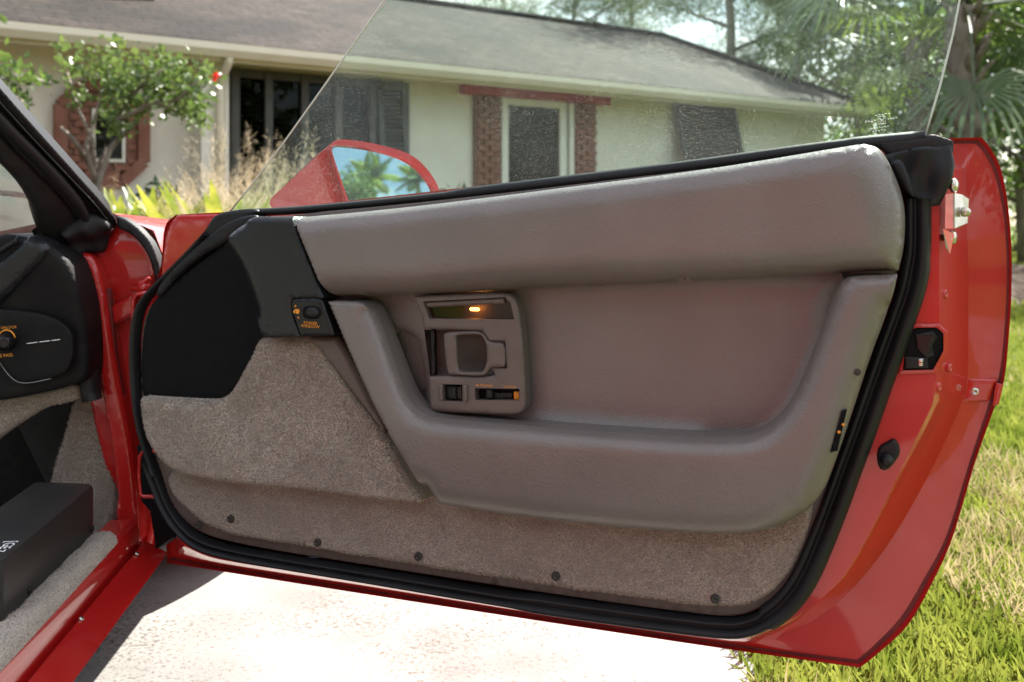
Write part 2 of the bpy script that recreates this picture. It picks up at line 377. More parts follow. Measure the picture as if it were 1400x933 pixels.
def sweep(name, fr, path, w, prof, half, m, parent, it=2, sp=0.012, closed=False):
    """a strip laid along a traced path on the plane; prof = (sideways -1..1, height); half = widths at the path's points"""
    pp = parse(path); hw = half if hasattr(half, '__len__') else [half]*len(pp)
    pp = [(a[0], a[1], a[2], h) for a, h in zip(pp, hw)]
    q = smooth_loop(pp, closed, it); uv = [np.array(fr.uv(a[0], a[1], w)) for a in q]; hh = [a[3] for a in q]
    P_, H_ = [], []
    n = len(uv)
    for i in range(n if closed else n-1):
        a, b = uv[i], uv[(i+1) % n]; k = max(1, int(np.linalg.norm(b-a)/sp))
        for j in range(k): P_.append(a+(b-a)*j/k); H_.append(hh[i]+(hh[(i+1) % n]-hh[i])*j/k)
    if not closed: P_.append(uv[-1]); H_.append(hh[-1])
    n = len(P_); v = []; f = []; m_p = len(prof)
    for i in range(n):
        t = P_[(i+1) % n if closed else min(i+1, n-1)] - P_[(i-1) % n if closed else max(i-1, 0)]; t = t/(np.linalg.norm(t)+1e-12); nn = np.array((-t[1], t[0]))
        for s_, h in prof:
            c = P_[i] + nn*s_*H_[i]; v.append(fr.to(c[0], c[1], w+h))
    for i in range(n if closed else n-1):
        for k in range(m_p-1):
            j = (i+1) % n; f.append((i*m_p+k, i*m_p+k+1, j*m_p+k+1, j*m_p+k))
    if not closed: f += [tuple(range(m_p)), tuple(range((n-1)*m_p, n*m_p))[::-1]]
    return add(name, v, f, m, parent)
def text(name, s, fr, px, py, w, size, m, parent, rot=0.0, sx=1.0, flip=1):
    cu = bpy.data.curves.new(name, 'FONT'); cu.body = s; cu.size = size; cu.align_x = 'CENTER'; cu.align_y = 'CENTER'; cu.resolution_u = 2
    tmp = bpy.data.objects.new(name+'_tmp', cu); me = tmp.to_mesh(); u0, v0 = fr.uv(px, py, w); c_, s_ = math.cos(rot), math.sin(rot)
    vs_ = [fr.to(u0 + flip*(v.co.x*sx*c_ - v.co.y*s_), v0 + v.co.x*sx*s_ + v.co.y*c_, w) for v in me.vertices]; fs_ = [tuple(p.vertices) for p in me.polygons]
    tmp.to_mesh_clear(); bpy.data.objects.remove(tmp); bpy.data.curves.remove(cu)
    return add(name, vs_, fs_, m, parent, smooth=False)
# ------------------------------------------------------------------ ground
mat('lawn_soil', (0.065, 0.095, 0.020), (0.12, 0.14, 0.035), rough=1, scale=7, detail=8, bump=0.6, bscale=90, bdist=0.02, dirt=((0.17, 0.15, 0.07), 1.1, 0.60, 0.8), spec=0.1)
m = mat('concrete', (0.185, 0.179, 0.170), (0.262, 0.255, 0.243), rough=0.9, scale=3, detail=9, bump=0.35, bscale=160, bdist=0.004, dirt=((0.145, 0.132, 0.118), 2.6, 0.54, 0.76), spec=0.2)
n, l = m.node_tree.nodes, m.node_tree.links; b = n['Principled BSDF']
src = b.inputs['Base Color'].links[0].from_socket; tc = [q for q in n if q.bl_idname == 'ShaderNodeTexCoord'][0]
sp = n.new('ShaderNodeTexNoise'); sp.inputs['Scale'].default_value = 95; sp.inputs['Detail'].default_value = 6; sp.inputs['Roughness'].default_value = 0.7; l.new(tc.outputs['Object'], sp.inputs['Vector'])
pt = n.new('ShaderNodeTexNoise'); pt.inputs['Scale'].default_value = 1.9; pt.inputs['Detail'].default_value = 4; l.new(tc.outputs['Object'], pt.inputs['Vector'])
ad = n.new('ShaderNodeMath'); ad.operation = 'MULTIPLY_ADD'; ad.inputs[1].default_value = 0.62; l.new(pt.outputs['Fac'], ad.inputs[0]); l.new(sp.outputs['Fac'], ad.inputs[2])
mr = n.new('ShaderNodeMapRange'); mr.inputs[1].default_value = 0.85; mr.inputs[2].default_value = 1.02; l.new(ad.outputs[0], mr.inputs[0])
mx = n.new('ShaderNodeMix'); mx.data_type = 'RGBA'; l.new(mr.outputs[0], mx.inputs['Factor']); l.new(src, mx.inputs[6]); mx.inputs[7].default_value = (0.095, 0.08, 0.066, 1); l.new(mx.outputs[2], b.inputs['Base Color'])
v = []; f = []
gx = [-120, -60, -30, -14, -6, -2, 0, .6, 1.5, 3, 6, 12, 25, 60, 120]; gy = [-120, -60, -30, -12, -4, 0, 1.5, 3, 5, 8, 12, 18, 26, 40, 70, 140]
for y in gy:
    for x in gx: v.append((x, y, 0.0))
nx = len(gx); f = [(j*nx+i, j*nx+i+1, (j+1)*nx+i+1, (j+1)*nx+i) for j in range(len(gy)-1) for i in range(nx-1)]
tag(add('ground', v, f, 'lawn_soil', local=True), 'lawn ground under and beyond the car', 'ground', kind='structure')
edge = []
for k in range(60):
    y = -6+k*0.2; edge.append((0.455 - 0.02*(y-1.8) + 0.02*math.sin(y*5.1) + 0.012*math.sin(y*13.7), y))
v = [(-5.2 - 0.1*(y-1.8), y, 0.012) for x, y in edge] + [(x, y, 0.012) for x, y in edge] + [(x+0.01, y, -0.02) for x, y in edge]; n_ = len(edge)
f = [(i, n_+i, n_+i+1, i+1) for i in range(n_-1)] + [(n_+i, 2*n_+i, 2*n_+i+1, n_+i+1) for i in range(n_-1)]
tag(add('driveway', v, f, 'concrete', smooth=False, local=True), 'pale sunlit concrete driveway under the car', 'driveway', kind='structure')

# ------------------------------------------------------------------ the house
mat('stucco', (0.75, 0.715, 0.64), (0.80, 0.77, 0.70), rough=0.92, scale=2.2, detail=8, bump=0.5, bscale=70, bdist=0.01, spec=0.2)
mat('white_trim', (0.70, 0.68, 0.62), (0.76, 0.74, 0.68), rough=0.6, scale=4)
mat('cream_gutter', (0.66, 0.60, 0.48), (0.70, 0.64, 0.52), rough=0.5, scale=4)
mat('soffit', (0.55, 0.47, 0.36), (0.6, 0.52, 0.4), rough=0.8, scale=4)
mat('lintel_red', (0.42, 0.018, 0.035), (0.48, 0.024, 0.042), rough=0.6, scale=6)
mat('brick', (0.20, 0.080, 0.055), (0.28, 0.13, 0.095), rough=0.9, scale=5, detail=6, bump=0.4, bscale=60, bdist=0.006)
mat('mortar', (0.20, 0.115, 0.09), (0.25, 0.155, 0.125), rough=0.95, scale=20)
mat('dark_frame', (0.045, 0.04, 0.037), (0.06, 0.055, 0.05), rough=0.5, scale=10)
mat('shutter', (0.05, 0.052, 0.05), (0.075, 0.075, 0.07), rough=0.6, scale=8)
mat('blind', (0.16, 0.15, 0.14), (0.22, 0.21, 0.2), rough=0.7, scale=8)
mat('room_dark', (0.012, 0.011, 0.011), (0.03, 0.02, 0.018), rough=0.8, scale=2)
glass('pane_glass', (0.34, 0.33, 0.31), 0.30, 0.0, 1.45)
m = mat('shingle', (0.025, 0.0195, 0.0165), (0.051, 0.041, 0.035), rough=0.95, scale=3.5, detail=9, bump=0.0, dirt=((0.017, 0.015, 0.013), 0.9, 0.46, 0.62), spec=0.2, ramp=(0.3, 0.72))
n, l = m.node_tree.nodes, m.node_tree.links; b = n['Principled BSDF']; tc = n.new('ShaderNodeTexCoord')
br = n.new('ShaderNodeTexBrick'); br.inputs['Scale'].default_value = 1.0; br.inputs['Brick Width'].default_value = 0.33; br.inputs['Row Height'].default_value = 0.14; br.inputs['Mortar Size'].default_value = 0.012
br.inputs['Color1'].default_value = (.75, .75, .75, 1); br.inputs['Color2'].default_value = (1.15, 1.1, 1.1, 1); br.inputs['Mortar'].default_value = (.45, .45, .45, 1)
l.new(tc.outputs['UV'], br.inputs['Vector'])
gz = n.new('ShaderNodeTexNoise'); gz.inputs['Scale'].default_value = 16; gz.inputs['Detail'].default_value = 8; gz.inputs['Roughness'].default_value = 0.75; l.new(tc.outputs['Object'], gz.inputs['Vector'])
gr = n.new('ShaderNodeMapRange'); gr.inputs[1].default_value = 0.35; gr.inputs[2].default_value = 0.68; gr.inputs[3].default_value = 0.45; gr.inputs[4].default_value = 1.7; l.new(gz.outputs['Fac'], gr.inputs[0])
mg = n.new('ShaderNodeMix'); mg.data_type = 'RGBA'; mg.blend_type = 'MULTIPLY'; mg.inputs['Factor'].default_value = 1
s0_ = b.inputs['Base Color'].links[0].from_socket; l.new(s0_, mg.inputs[6]); l.new(gr.outputs[0], mg.inputs[7]); l.new(mg.outputs[2], b.inputs['Base Color'])
mx = n.new('ShaderNodeMix'); mx.data_type = 'RGBA'; mx.blend_type = 'MULTIPLY'; mx.inputs['Factor'].default_value = 1
src = b.inputs['Base Color'].links[0].from_socket; l.new(src, mx.inputs[6]); l.new(br.outputs['Color'], mx.inputs[7]); l.new(mx.outputs[2], b.inputs['Base Color'])
bp = n.new('ShaderNodeBump'); bp.inputs['Strength'].default_value = 0.6; bp.inputs['Distance'].default_value = 0.02; l.new(br.outputs['Fac'], bp.inputs['Height']); bp.invert = True; l.new(bp.outputs['Normal'], b.inputs['Normal'])

EZ = 2.50                                               # height of the eave
E0, E1 = P(0, 31, 1361*(EZ-HC)/269), P(1120, 143, 1361*(EZ-HC)/157)
HU = (E1-E0); HU.z = 0; HU.normalize(); HN = Vector((HU.y, -HU.x, 0)); HZ = Vector((0, 0, 1))
OVER = 0.62
HW = Frame(E0 - HN*OVER, HU, HZ); HE = Frame(E0, HU, HZ)
a_end = HW.uv(1127, 170, 0)[0]; e_end = HE.uv(1186, 150, 0)[0]; a_beg = -9.0
house = empty('house', HW.to(2, -EZ, 0)*1.0, 'single storey cream stucco house with brown shingle hip roof behind the car', 'house')
def hbox(name, m, u0, u1, z0, z1, w0, w1, parent=house, bev=0.0, mbx=None):
    mb = mbx or MB(); c = HW.to((u0+u1)/2, 0, (w0+w1)/2); c.z = (z0+z1)/2
    mb.box(c, ((u1-u0)/2, abs(w1-w0)/2, (z1-z0)/2), HU, HN, HZ, bev)
    return mb if mbx is not None else mb.build(name, m, parent, smooth=False)
def hpx(px, py, w=0.0):
    u, v_ = HW.uv(px, py, w); return u, HW.O.z + v_
# roof: one slope towards the viewer, a hip at the right end, the far slope
rd = 3.9; RW = -(rd) + OVER
ur, zr = (lambda q: (q[0], HW.O.z+q[1]))(HW.uv(640, 13, OVER-rd)); PITCH = (zr-EZ)/rd
u_hip = HW.uv(905, 46, OVER-rd)[0]
def hp(u, w, z): p = HW.to(u, 0, w); p.z = z; return p
def roof_slab(name, q, parent):
    nrm = (q[1]-q[0]).cross(q[2]-q[0]).normalized(); nrm = nrm if nrm.z > 0 else -nrm
    low = [p - nrm*0.05 for p in q]; k = len(q)
    o = add(name, list(q)+low, [tuple(range(k)), tuple(range(2*k-1, k-1, -1))] + [(i, (i+1) % k, k+(i+1) % k, k+i) for i in range(k)], 'shingle', parent, smooth=False)
    uvl = o.data.uv_layers.new(name='UVMap'); A = HU; org = ORG[o.name]
    for lp in o.data.loops:
        co = o.data.vertices[lp.vertex_index].co + org - HW.O; x = co.dot(HU); y = math.hypot(co.dot(HN), co.z) if True else 0
        uvl.data[lp.index].uv = (x, y)
    return o
zr = EZ + PITCH*rd
hbox('wall', 'stucco', a_beg, a_end, -0.05, EZ+PITCH*OVER-.05, -6.5, 0)
roof = roof_slab('roof', [hp(a_beg-.6, OVER, EZ+.03), hp(e_end, OVER, EZ+.03), hp(u_hip, OVER-rd, zr), hp(a_beg-.6, OVER-rd, zr)], house)
roof_slab('roof_end', [hp(e_end, OVER, EZ+.03), hp(e_end, OVER-2*rd, EZ+.03), hp(u_hip, OVER-rd, zr)], house)
roof_slab('roof_back', [hp(e_end, OVER-2*rd, EZ+.03), hp(a_beg-.6, OVER-2*rd, EZ+.03), hp(a_beg-.6, OVER-rd, zr), hp(u_hip, OVER-rd, zr)], house)
mb = MB(); mb.tube([hp(a_beg-.6, OVER-rd, zr+.02), hp(u_hip, OVER-rd, zr+.02), hp(e_end, OVER, EZ+.05)], 0.06, 6); mb.build('ridge_cap', 'shingle', roof)
mb = MB(); q = [hp(u_, w_, z_) for u_, w_, z_ in ((a_beg-.5, OVER-.035, EZ-.05), (e_end-.4, OVER-.035, EZ-.05), (e_end-.4, .004, EZ+PITCH*OVER-.11), (a_beg-.5, .004, EZ+PITCH*OVER-.11))]
mb.put(q + [p + Vector((0, 0, .02)) for p in q], [(0, 1, 2, 3), (7, 6, 5, 4), (0, 4, 5, 1), (1, 5, 6, 2), (2, 6, 7, 3), (3, 7, 4, 0)]); mb.build('soffit', 'soffit', house, smooth=False)
hbox('fascia', 'cream_gutter', a_beg-.5, e_end, EZ-.16, EZ-.005, OVER-.03, OVER-.005)
gv = []; gs = [(0, 0), (0.02, -.10), (.08, -.115), (.12, -.06), (.115, 0), (.125, .0), (.13, -.065), (.085, -.13), (0.015, -.12), (-.006, 0)]
mbg = MB(); k = len(gs); gv = [hp(u, OVER+a, EZ+b) for u in (a_beg-.5, e_end) for a, b in gs]; mbg.put(gv, [(i, (i+1) % k, k+(i+1) % k, k+i) for i in range(k)]); mbg.build('gutter', 'cream_gutter', house, smooth=False)
du = HW.uv(301, 130, 0.40)[0]
hbox('pilaster', 'stucco', du-.17, du+.10, -.05, EZ-.03, 0.003, .36)
mb = MB(); mb.tube([hp(du, OVER+.05, EZ-.1), hp(du, OVER+.03, EZ-.16), hp(du, .43, EZ-.30), hp(du, .41, EZ-.38), hp(du, .41, .3)], 0.045, 8); mb.build('downspout', 'cream_gutter', house)
# chimney and roof vent
cu = HW.uv(150, 5, OVER-1.6)[0]
def chimney(name, u, w, z0, z1, hu, hw, m, capm):
    c = hbox(name, m, u-hu, u+hu, z0, z1, w-hw, w+hw, roof)
    return c
chimney('chimney', cu, OVER-1.9, EZ+.3, EZ+2.4, 0.42, 0.35, 'brick', 'white_trim')
hbox('chimney_flashing', 'dark_frame', cu-.85, cu+.44, EZ+.3+PITCH*0.9-.10, EZ+PITCH*1.55+.10, OVER-1.62, OVER-1.54, roof)
vu, vz = (lambda q: (q[0], HW.O.z+q[1]))(HW.uv(866, 40, OVER-rd-.6)); hbox('roof_vent', 'white_trim', vu-.11, vu+.11, zr-.6, vz+.02, OVER-rd-.8, OVER-rd-.4, roof)
# brick helper: each brick its own piece
brick_me = None
def brick_patch(parent, u0, u1, z0, z1, w, spans=None, bw=0.20, bh=0.066, gap=0.009):
    global brick_me
    base = ORG[parent.name]; row = 0; z = z0
    while z + bh < z1 + 0.02:
        cells = []
        for s0, s1 in (spans(z+bh/2) if spans else [(u0, u1)]):
            u = u0 - (bw/2 if row % 2 else 0)
            while u < s1:
                if min(u+bw, s1) - max(u, s0) > 0.025: cells.append((max(u, s0), min(u+bw, s1)))
                u += bw
        for a, b_ in cells:
            if True:
                if brick_me is None:
                    mb = MB(); mb.box((0, 0, 0), (0.5, 0.5, 0.5), HU, HN, HZ); o = mb.build('brick', 'brick', parent, smooth=False, local=True); brick_me = o.data
                else:
                    o = bpy.data.objects.new('brick', brick_me); COL.objects.link(o); o.parent = parent
                # the shared unit brick is scaled along the house axes by a small matrix
                Sx, Sy, Sz = b_-a-gap, 0.03+RNG.uniform(0, .004), bh-gap
                M = Matrix((HU, HN, HZ)).transposed().to_4x4(); S = Matrix.Diagonal((Sx, Sy, Sz, 1))
                c = hp((a+b_)/2, w, z+bh/2); o.matrix_basis = Matrix.Translation(c - base) @ M @ S @ M.transposed()
        z += bh; row += 1
# octagonal brick panel with a small window
ou, oz = hpx(139, 186); _, ot = hpx(139, 118); _, ob = hpx(139, 250); orad_z = (ot-ob)/2; orad_u = abs(hpx(196, 186)[0]-hpx(83, 186)[0])/2
oc = [(ou+orad_u*a, (ot+ob)/2+orad_z*b_) for a, b_ in ((-.45, 1), (.45, 1), (1, .55), (1, -.55), (.45, -1), (-.45, -1), (-1, -.55), (-1, .55))]
mb = MB(); q = [hp(a, 0.03, z) for a, z in oc]; q2 = [hp(a, 0.001, z) for a, z in oc]; mb.put(q+q2, [tuple(range(8))] + [(i, (i+1) % 8, 8+(i+1) % 8, 8+i) for i in range(8)])
octo = mb.build('brick_octagon', 'mortar', house, smooth=False)
for i in range(8):                                      # brick border round the octagon
    (a0, z0_), (a1, z1_) = oc[i], oc[(i+1) % 8]; c_ = ((a0+a1)/2, (z0_+z1_)/2); L_ = math.hypot(a1-a0, z1_-z0_)/2; X_ = (HU*(a1-a0)+HZ*(z1_-z0_)).normalized(); Z_ = X_.cross(HN)
    mb = MB(); mb.box(hp(c_[0], .045, c_[1]), (L_, .045, .055), X_, HN, Z_); mb.build('border_course', 'brick', octo, smooth=False)
OCP = np.array(oc); wn0 = (ou-.10, ou+.20, oz-.25, oz+.25)
def oct_spans(z):
    t = abs(z-(ot+ob)/2)/orad_z; hw_ = orad_u*(1 if t < .55 else 1-.55*(t-.55)/.45) - .06
    if hw_ < .05 or t > .95: return []
    if wn0[2]-.02 < z < wn0[3]+.02: return [(ou-hw_, wn0[0]-.005), (wn0[1]+.005, ou+hw_)]
    return [(ou-hw_, ou+hw_)]
brick_patch(octo, ou-orad_u, ou+orad_u, ob+.05, ot-.06, 0.020, oct_spans, bw=0.18)
hbox('window_frame', 'white_trim', wn0[0], wn0[1], wn0[2], wn0[3], 0.032, 0.07, octo); hbox('window_pane', 'pane_glass', wn0[0]+.03, wn0[1]-.03, wn0[2]+.03, wn0[3]-.03, 0.0705, 0.076, octo)
# long dark window with five lights
u0, zt = hpx(317, 95); u1, _ = hpx(548, 108); zb = 0.75
win = hbox('picture_window', 'room_dark', u0, u1, zb, zt, 0.002, 0.02)
divs = [hpx(x, 150)[0] for x in (317, 362, 411, 457, 503, 548)]
for i, a in enumerate(divs): hbox('mullion', 'dark_frame', a-.04, a+.04, zb, zt, 0.021, 0.13, win)
for zz in ((zt-.09, zt), (zb, zb+.08)): hbox('rail', 'dark_frame', u0+.04, u1-.04, zz[0], zz[1], 0.022, 0.11, win)
for i in range(5):
    hbox('pane', 'pane_glass', divs[i]+.04, divs[i+1]-.04, zb+.08, zt-.09, 0.075, 0.082, win)
    if i in (0, 1, 2):
        z = zt-.13
        while z > zb+.3:
            hbox('blind_slat', 'blind', divs[i]+.05, divs[i+1]-.05, z-.016, z+.004, 0.028, 0.048, win); z -= 0.055
# white framed window between brick piers under a red lintel
l0, lz1 = hpx(628, 117); l1, _ = hpx(826, 130); lz0 = hpx(628, 129)[1]
hbox('red_lintel', 'lintel_red', l0, l1, lz0, lz1, 0.003, 0.14)
for xa, xb in ((646, 679), (780, 810)):
    pu0, pu1 = hpx(xa, 190)[0], hpx(xb, 190)[0]
    pier = hbox('brick_pier', 'mortar', pu0, pu1, 0.0, lz0-.004, 0.002, 0.06); brick_patch(pier, pu0, pu1, 0.85, lz0-.004, 0.050, bw=(pu1-pu0)/2)
f0, f1 = hpx(681, 190)[0], hpx(779, 190)[0]
wf = hbox('entry_window', 'room_dark', f0, f1, 0.3, lz0-.006, 0.002, 0.02)
for a, b_ in ((f0, f0+.09), (f1-.22, f1-.12), (f1-.07, f1)): hbox('frame_post', 'white_trim', a, b_, 0.3, lz0-.006, 0.021, 0.09, wf)
hbox('frame_head', 'white_trim', f0+.09, f1-.22, lz0-.09, lz0-.006, 0.021, 0.085, wf); hbox('pane', 'pane_glass', f0+.09, f1-.22, 0.3, lz0-.09, 0.04, 0.046, wf)
# louvred top-hung shutters
def shutter(px0, px1, pyt, tilt, zb_, nm):
    s0, st = hpx(px0, pyt); s1 = hpx(px1, pyt)[0]; L = (st-zb_)/math.cos(tilt)
    fr0 = hp((s0+s1)/2, 0.05, st); Zs = (-HZ*math.cos(tilt) + HN*math.sin(tilt)); Ns = HN*math.cos(tilt) + HZ*math.sin(tilt); hw_ = (s1-s0)/2
    mb = MB(); mb.box(fr0 + Zs*L/2 - Ns*.02, (hw_-.02, .006, L/2), HU, Ns, Zs); sh = mb.build(nm, 'room_dark', house, smooth=False)
    for sgn in (-1, 1):
        mb = MB(); mb.box(fr0 + Zs*L/2 + HU*sgn*(hw_-.03), (.03, .022, L/2), HU, Ns, Zs); mb.build('stile', 'shutter', sh, smooth=False)
    k = 0; y = 0.06
    while y < L-.05:
        mb = MB(); mb.box(fr0 + Zs*y, (hw_-.062, .020, .012), HU, (Ns*.8+Zs*.6).normalized(), (Zs*.8-Ns*.6).normalized()); mb.build('slat', 'shutter', sh, smooth=False); y += 0.05
shutter(917, 1000, 137, R(14), 0.9, 'shutter')
shutter(511, 549, 110, R(8), 0.8, 'shutter')

# ------------------------------------------------------------------ plants
mat('bark', (0.13, 0.105, 0.085), (0.24, 0.20, 0.165), rough=0.95, scale=9, detail=8, bump=0.8, bscale=24, bdist=0.03, stretch=(1, 1, .3))
mat('grey_bark', (0.20, 0.17, 0.145), (0.30, 0.27, 0.23), rough=0.95, scale=9, detail=8, bump=0.8, bscale=24, bdist=0.03, stretch=(1, 1, .3))
mat('leaf_mid', (0.06, 0.12, 0.025), (0.14, 0.20, 0.045), rough=0.4, scale=3, trans=0.45)
mat('leaf_bright', (0.065, 0.12, 0.025), (0.14, 0.19, 0.05), rough=0.33, scale=3, trans=0.4)
mat('leaf_dark', (0.025, 0.055, 0.022), (0.06, 0.10, 0.035), rough=0.5, scale=2, trans=0.3)
mat('needle', (0.07, 0.11, 0.045), (0.14, 0.18, 0.07), rough=0.6, scale=1.2, trans=0.4)
mat('frond', (0.07, 0.115, 0.06), (0.13, 0.18, 0.09), rough=0.4, scale=2, trans=0.35)
mat('frond_yellow', (0.13, 0.19, 0.03), (0.22, 0.27, 0.05), rough=0.4, scale=2, trans=0.4)
mat('bromeliad', (0.13, 0.19, 0.025), (0.38, 0.37, 0.06), rough=0.35, scale=6, trans=0.35)
mat('straw', (0.46, 0.36, 0.23), (0.62, 0.52, 0.37), rough=0.8, scale=6, trans=0.45)
mat('grass_blade', (0.10, 0.145, 0.014), (0.26, 0.29, 0.055), rough=0.45, scale=9, trans=0.45)
mat('flower', (0.7, 0.03, 0.02), rough=0.5, trans=0.3)

def cards(cent, size, aspect, rng, flat=0.0, droop=0.0, direct=None, keel=0.25):
    """leaf-sized folded blades (4 vertices, 2 triangles) as numpy arrays"""
    n = len(cent); d = rng.normal(size=(n, 3))
    if direct is not None: d = d*0.55 + direct
    d[:, 2] = d[:, 2]*(1-flat) - droop; d /= np.linalg.norm(d, axis=1)[:, None]
    r_ = rng.normal(size=(n, 3)); s_ = np.cross(d, r_); s_ /= np.linalg.norm(s_, axis=1)[:, None]; nn = np.cross(d, s_)
    L = size*rng.uniform(0.6, 1.25, n)[:, None]; Wd = L*aspect
    a = cent; b = cent + d*L*0.5 + s_*Wd*0.5 + nn*Wd*keel; c = cent + d*L; e = cent + d*L*0.5 - s_*Wd*0.5 + nn*Wd*keel
    V = np.stack([a, b, c, e], 1).reshape(-1, 3); k = np.arange(n)*4
    Fc = np.stack([np.stack([k, k+1, k+2], 1), np.stack([k, k+2, k+3], 1)], 1).reshape(-1, 3)
    return V, Fc
def fast(name, V, Fc, m, parent=None, smooth=True):
    me = bpy.data.meshes.new(name); me.vertices.add(len(V)); me.vertices.foreach_set('co', np.asarray(V, np.float32).ravel())
    k = Fc.shape[1]; me.loops.add(len(Fc)*k); me.loops.foreach_set('vertex_index', np.asarray(Fc, np.int32).ravel())
    me.polygons.add(len(Fc)); me.polygons.foreach_set('loop_start', np.arange(0, len(Fc)*k, k, dtype=np.int32)); me.update(calc_edges=True); me.validate()
    for q in (m if isinstance(m, (list, tuple)) else [m]): me.materials.append(MATS[q])
    o = bpy.data.objects.new(name, me); COL.objects.link(o); o.parent = parent; ORG[o.name] = ORG[parent.name] if parent else Vector((0, 0, 0))
    return o
def join(L):
    V = []; Fc = []; k = 0
    for v, f in L: V.append(v); Fc.append(f+k); k += len(v)
    return np.vstack(V), np.vstack(Fc)
def limb_tree(name, base, label, group, height, spread, nlimb, leafm, barkm, rng, tr=0.12, leaf=0.12, aspect=0.5, clump_r=0.5, per=180, lean=(0, 0), first=0.35, sub=3, direct_up=0.0, cat='tree', bend=0.3):
    t = empty(name, base, label, cat, group); mb = MB(); cents = []
    top = Vector((lean[0], lean[1], height)); pts = [Vector((0, 0, -.05)).lerp(top, k/6) + Vector((rng.normal()*.05, rng.normal()*.05, 0))*(0 < k < 6)*height*.12 for k in range(7)]
    mb.tube(pts, [tr*(1-.75*k/6) for k in range(7)], 9)
    for i in range(nlimb):
        f_ = first + (1-first)*(i+.5)/nlimb; k = min(5, int(f_*6)); p0 = pts[k].lerp(pts[k+1], f_*6-k); a = i*2.4+rng.uniform(-.5, .5); ln = spread*(1.05-.5*(f_-first)/(1-first))*rng.uniform(.7, 1.1)
        d = Vector((math.cos(a), math.sin(a), rng.uniform(.05, .55))); p1 = p0 + d*ln*.5 + Vector((0, 0, bend*ln*.2)); p2 = p0 + d*ln + Vector((rng.normal()*.1, rng.normal()*.1, bend*ln*.5))
        mb.tube([p0, p1, p2], [tr*(.5-.3*f_), tr*.25, tr*.08], 6); cents += [p1.lerp(p2, .5), p2]
        for s_ in range(sub):
            q0 = p0.lerp(p2, rng.uniform(.35, .9)); q1 = q0 + Vector((rng.normal(), rng.normal(), rng.normal()*.6+.25))*ln*.28; mb.tube([q0, q1], [tr*.12, tr*.04], 5); cents.append(q1)
    cents.append(top)
    mb.build('trunk', barkm, t, local=True)
    C = []; 
    for c in cents:
        k = int(per*rng.uniform(.5, 1.4)); g = rng.normal(size=(k, 3)); g /= np.linalg.norm(g, axis=1)[:, None]; g *= (rng.uniform(0, 1, k)**.45)[:, None]*clump_r*rng.uniform(.6, 1.25); g[:, 2] *= .75; C.append(g + np.array(c))
    C = np.vstack(C); V, Fc = cards(C, leaf, aspect, rng, flat=.2); fast('crown', V, Fc, leafm, t)
    return t
rg = np.random.default_rng(11)
BED = 0.32
def ground_at(px, Y, z=None):
    p = Vector(((px-700)/F*Y, Y, 0)); a = (p-HW.O); u, w = a.dot(HU), a.dot(HN)
    if z is None: z = BED if (a_beg < u < 9 and 0 <= w < 4.3) else (0.0 if w > 5 or w < 0 else BED*.5)
    p.z = z; return p
mat('mulch', (0.07, 0.045, 0.03), (0.13, 0.09, 0.06), rough=1, scale=25, bump=0.8, bscale=60, bdist=0.02)
v = []; f = []; us = np.linspace(a_beg, 9.4, 40); ws = [0.0, 2.0, 4.3, 4.8, 5.1]
for u_ in us:
    for w_ in ws:
        p = hp(u_, w_ + (.12*math.sin(u_*2.1) if w_ > 3 else 0), 0); p.z = {0.0: BED, 2.0: BED+.03, 4.3: BED, 4.8: .14, 5.1: -.03}[w_] + (.02*math.sin(u_*5+w_) if w_ < 4.5 else 0); v.append(p)
f = [(i*5+k, i*5+k+1, (i+1)*5+k+1, (i+1)*5+k) for i in range(39) for k in range(4)]
tag(add('planting_bed', v, f, 'mulch', local=True), 'low mulched planting bed along the front of the house', 'planting bed', kind='structure')
# trees behind and beside the house
for k, (px, Y, h, sp_, nl, lab, gx_) in enumerate((
    (1000, 24, 11.0, 2.6, 11, 'tall straight grey trunked pine rising behind the roof', 0.17), (1052, 22, 8.0, 2.8, 9, 'forked pine leaning right behind the hip of the roof', 0.15),
    (760, 26, 7.8, 3.0, 10, 'low spreading pine above the middle of the roof ridge', 0.12), (855, 29, 9.2, 3.0, 10, 'pine with crooked limbs behind the white roof vent', 0.13), (690, 30, 7.6, 2.6, 8, 'thin pine seen over the left part of the ridge', 0.10))):
    limb_tree('pine_tree', ground_at(px, Y), lab, 'pines behind the house', h, sp_, nl, 'needle', 'grey_bark', rg, tr=gx_, leaf=.30, aspect=.06, clump_r=.85, per=(480 if k < 2 else 260), lean=((1.2, .3) if k == 1 else (rg.normal()*.3, 0)), first=.42, sub=3)
for k, (px, Y, h, sp_, lm, lab) in enumerate((
    (1170, 20, 6.4, 2.2, 'leaf_mid', 'broad leafy tree filling the gap beside the house corner'), (1260, 24, 6.0, 2.6, 'leaf_bright', 'sunlit leafy tree behind the palm, left of its trunk'),
    (1400, 19, 4.6, 2.2, 'leaf_mid', 'leafy tree right of the palm at the picture edge'), (1470, 16, 5.0, 2.4, 'leaf_mid', 'dark leafy tree just beyond the right picture edge'), (1330, 27, 6.4, 2.8, 'leaf_mid', 'dark tree standing behind the fan palm'), (1120, 31, 7.5, 3.0, 'leaf_bright', 'pale sunlit tree far behind the hip roof'))):
    limb_tree('broadleaf_tree', ground_at(px, Y), lab, 'leafy trees beyond the lawn', h, sp_, 10, lm, 'bark', rg, tr=.13, leaf=.17, aspect=.5, clump_r=.85, per=115, first=.12, sub=3)
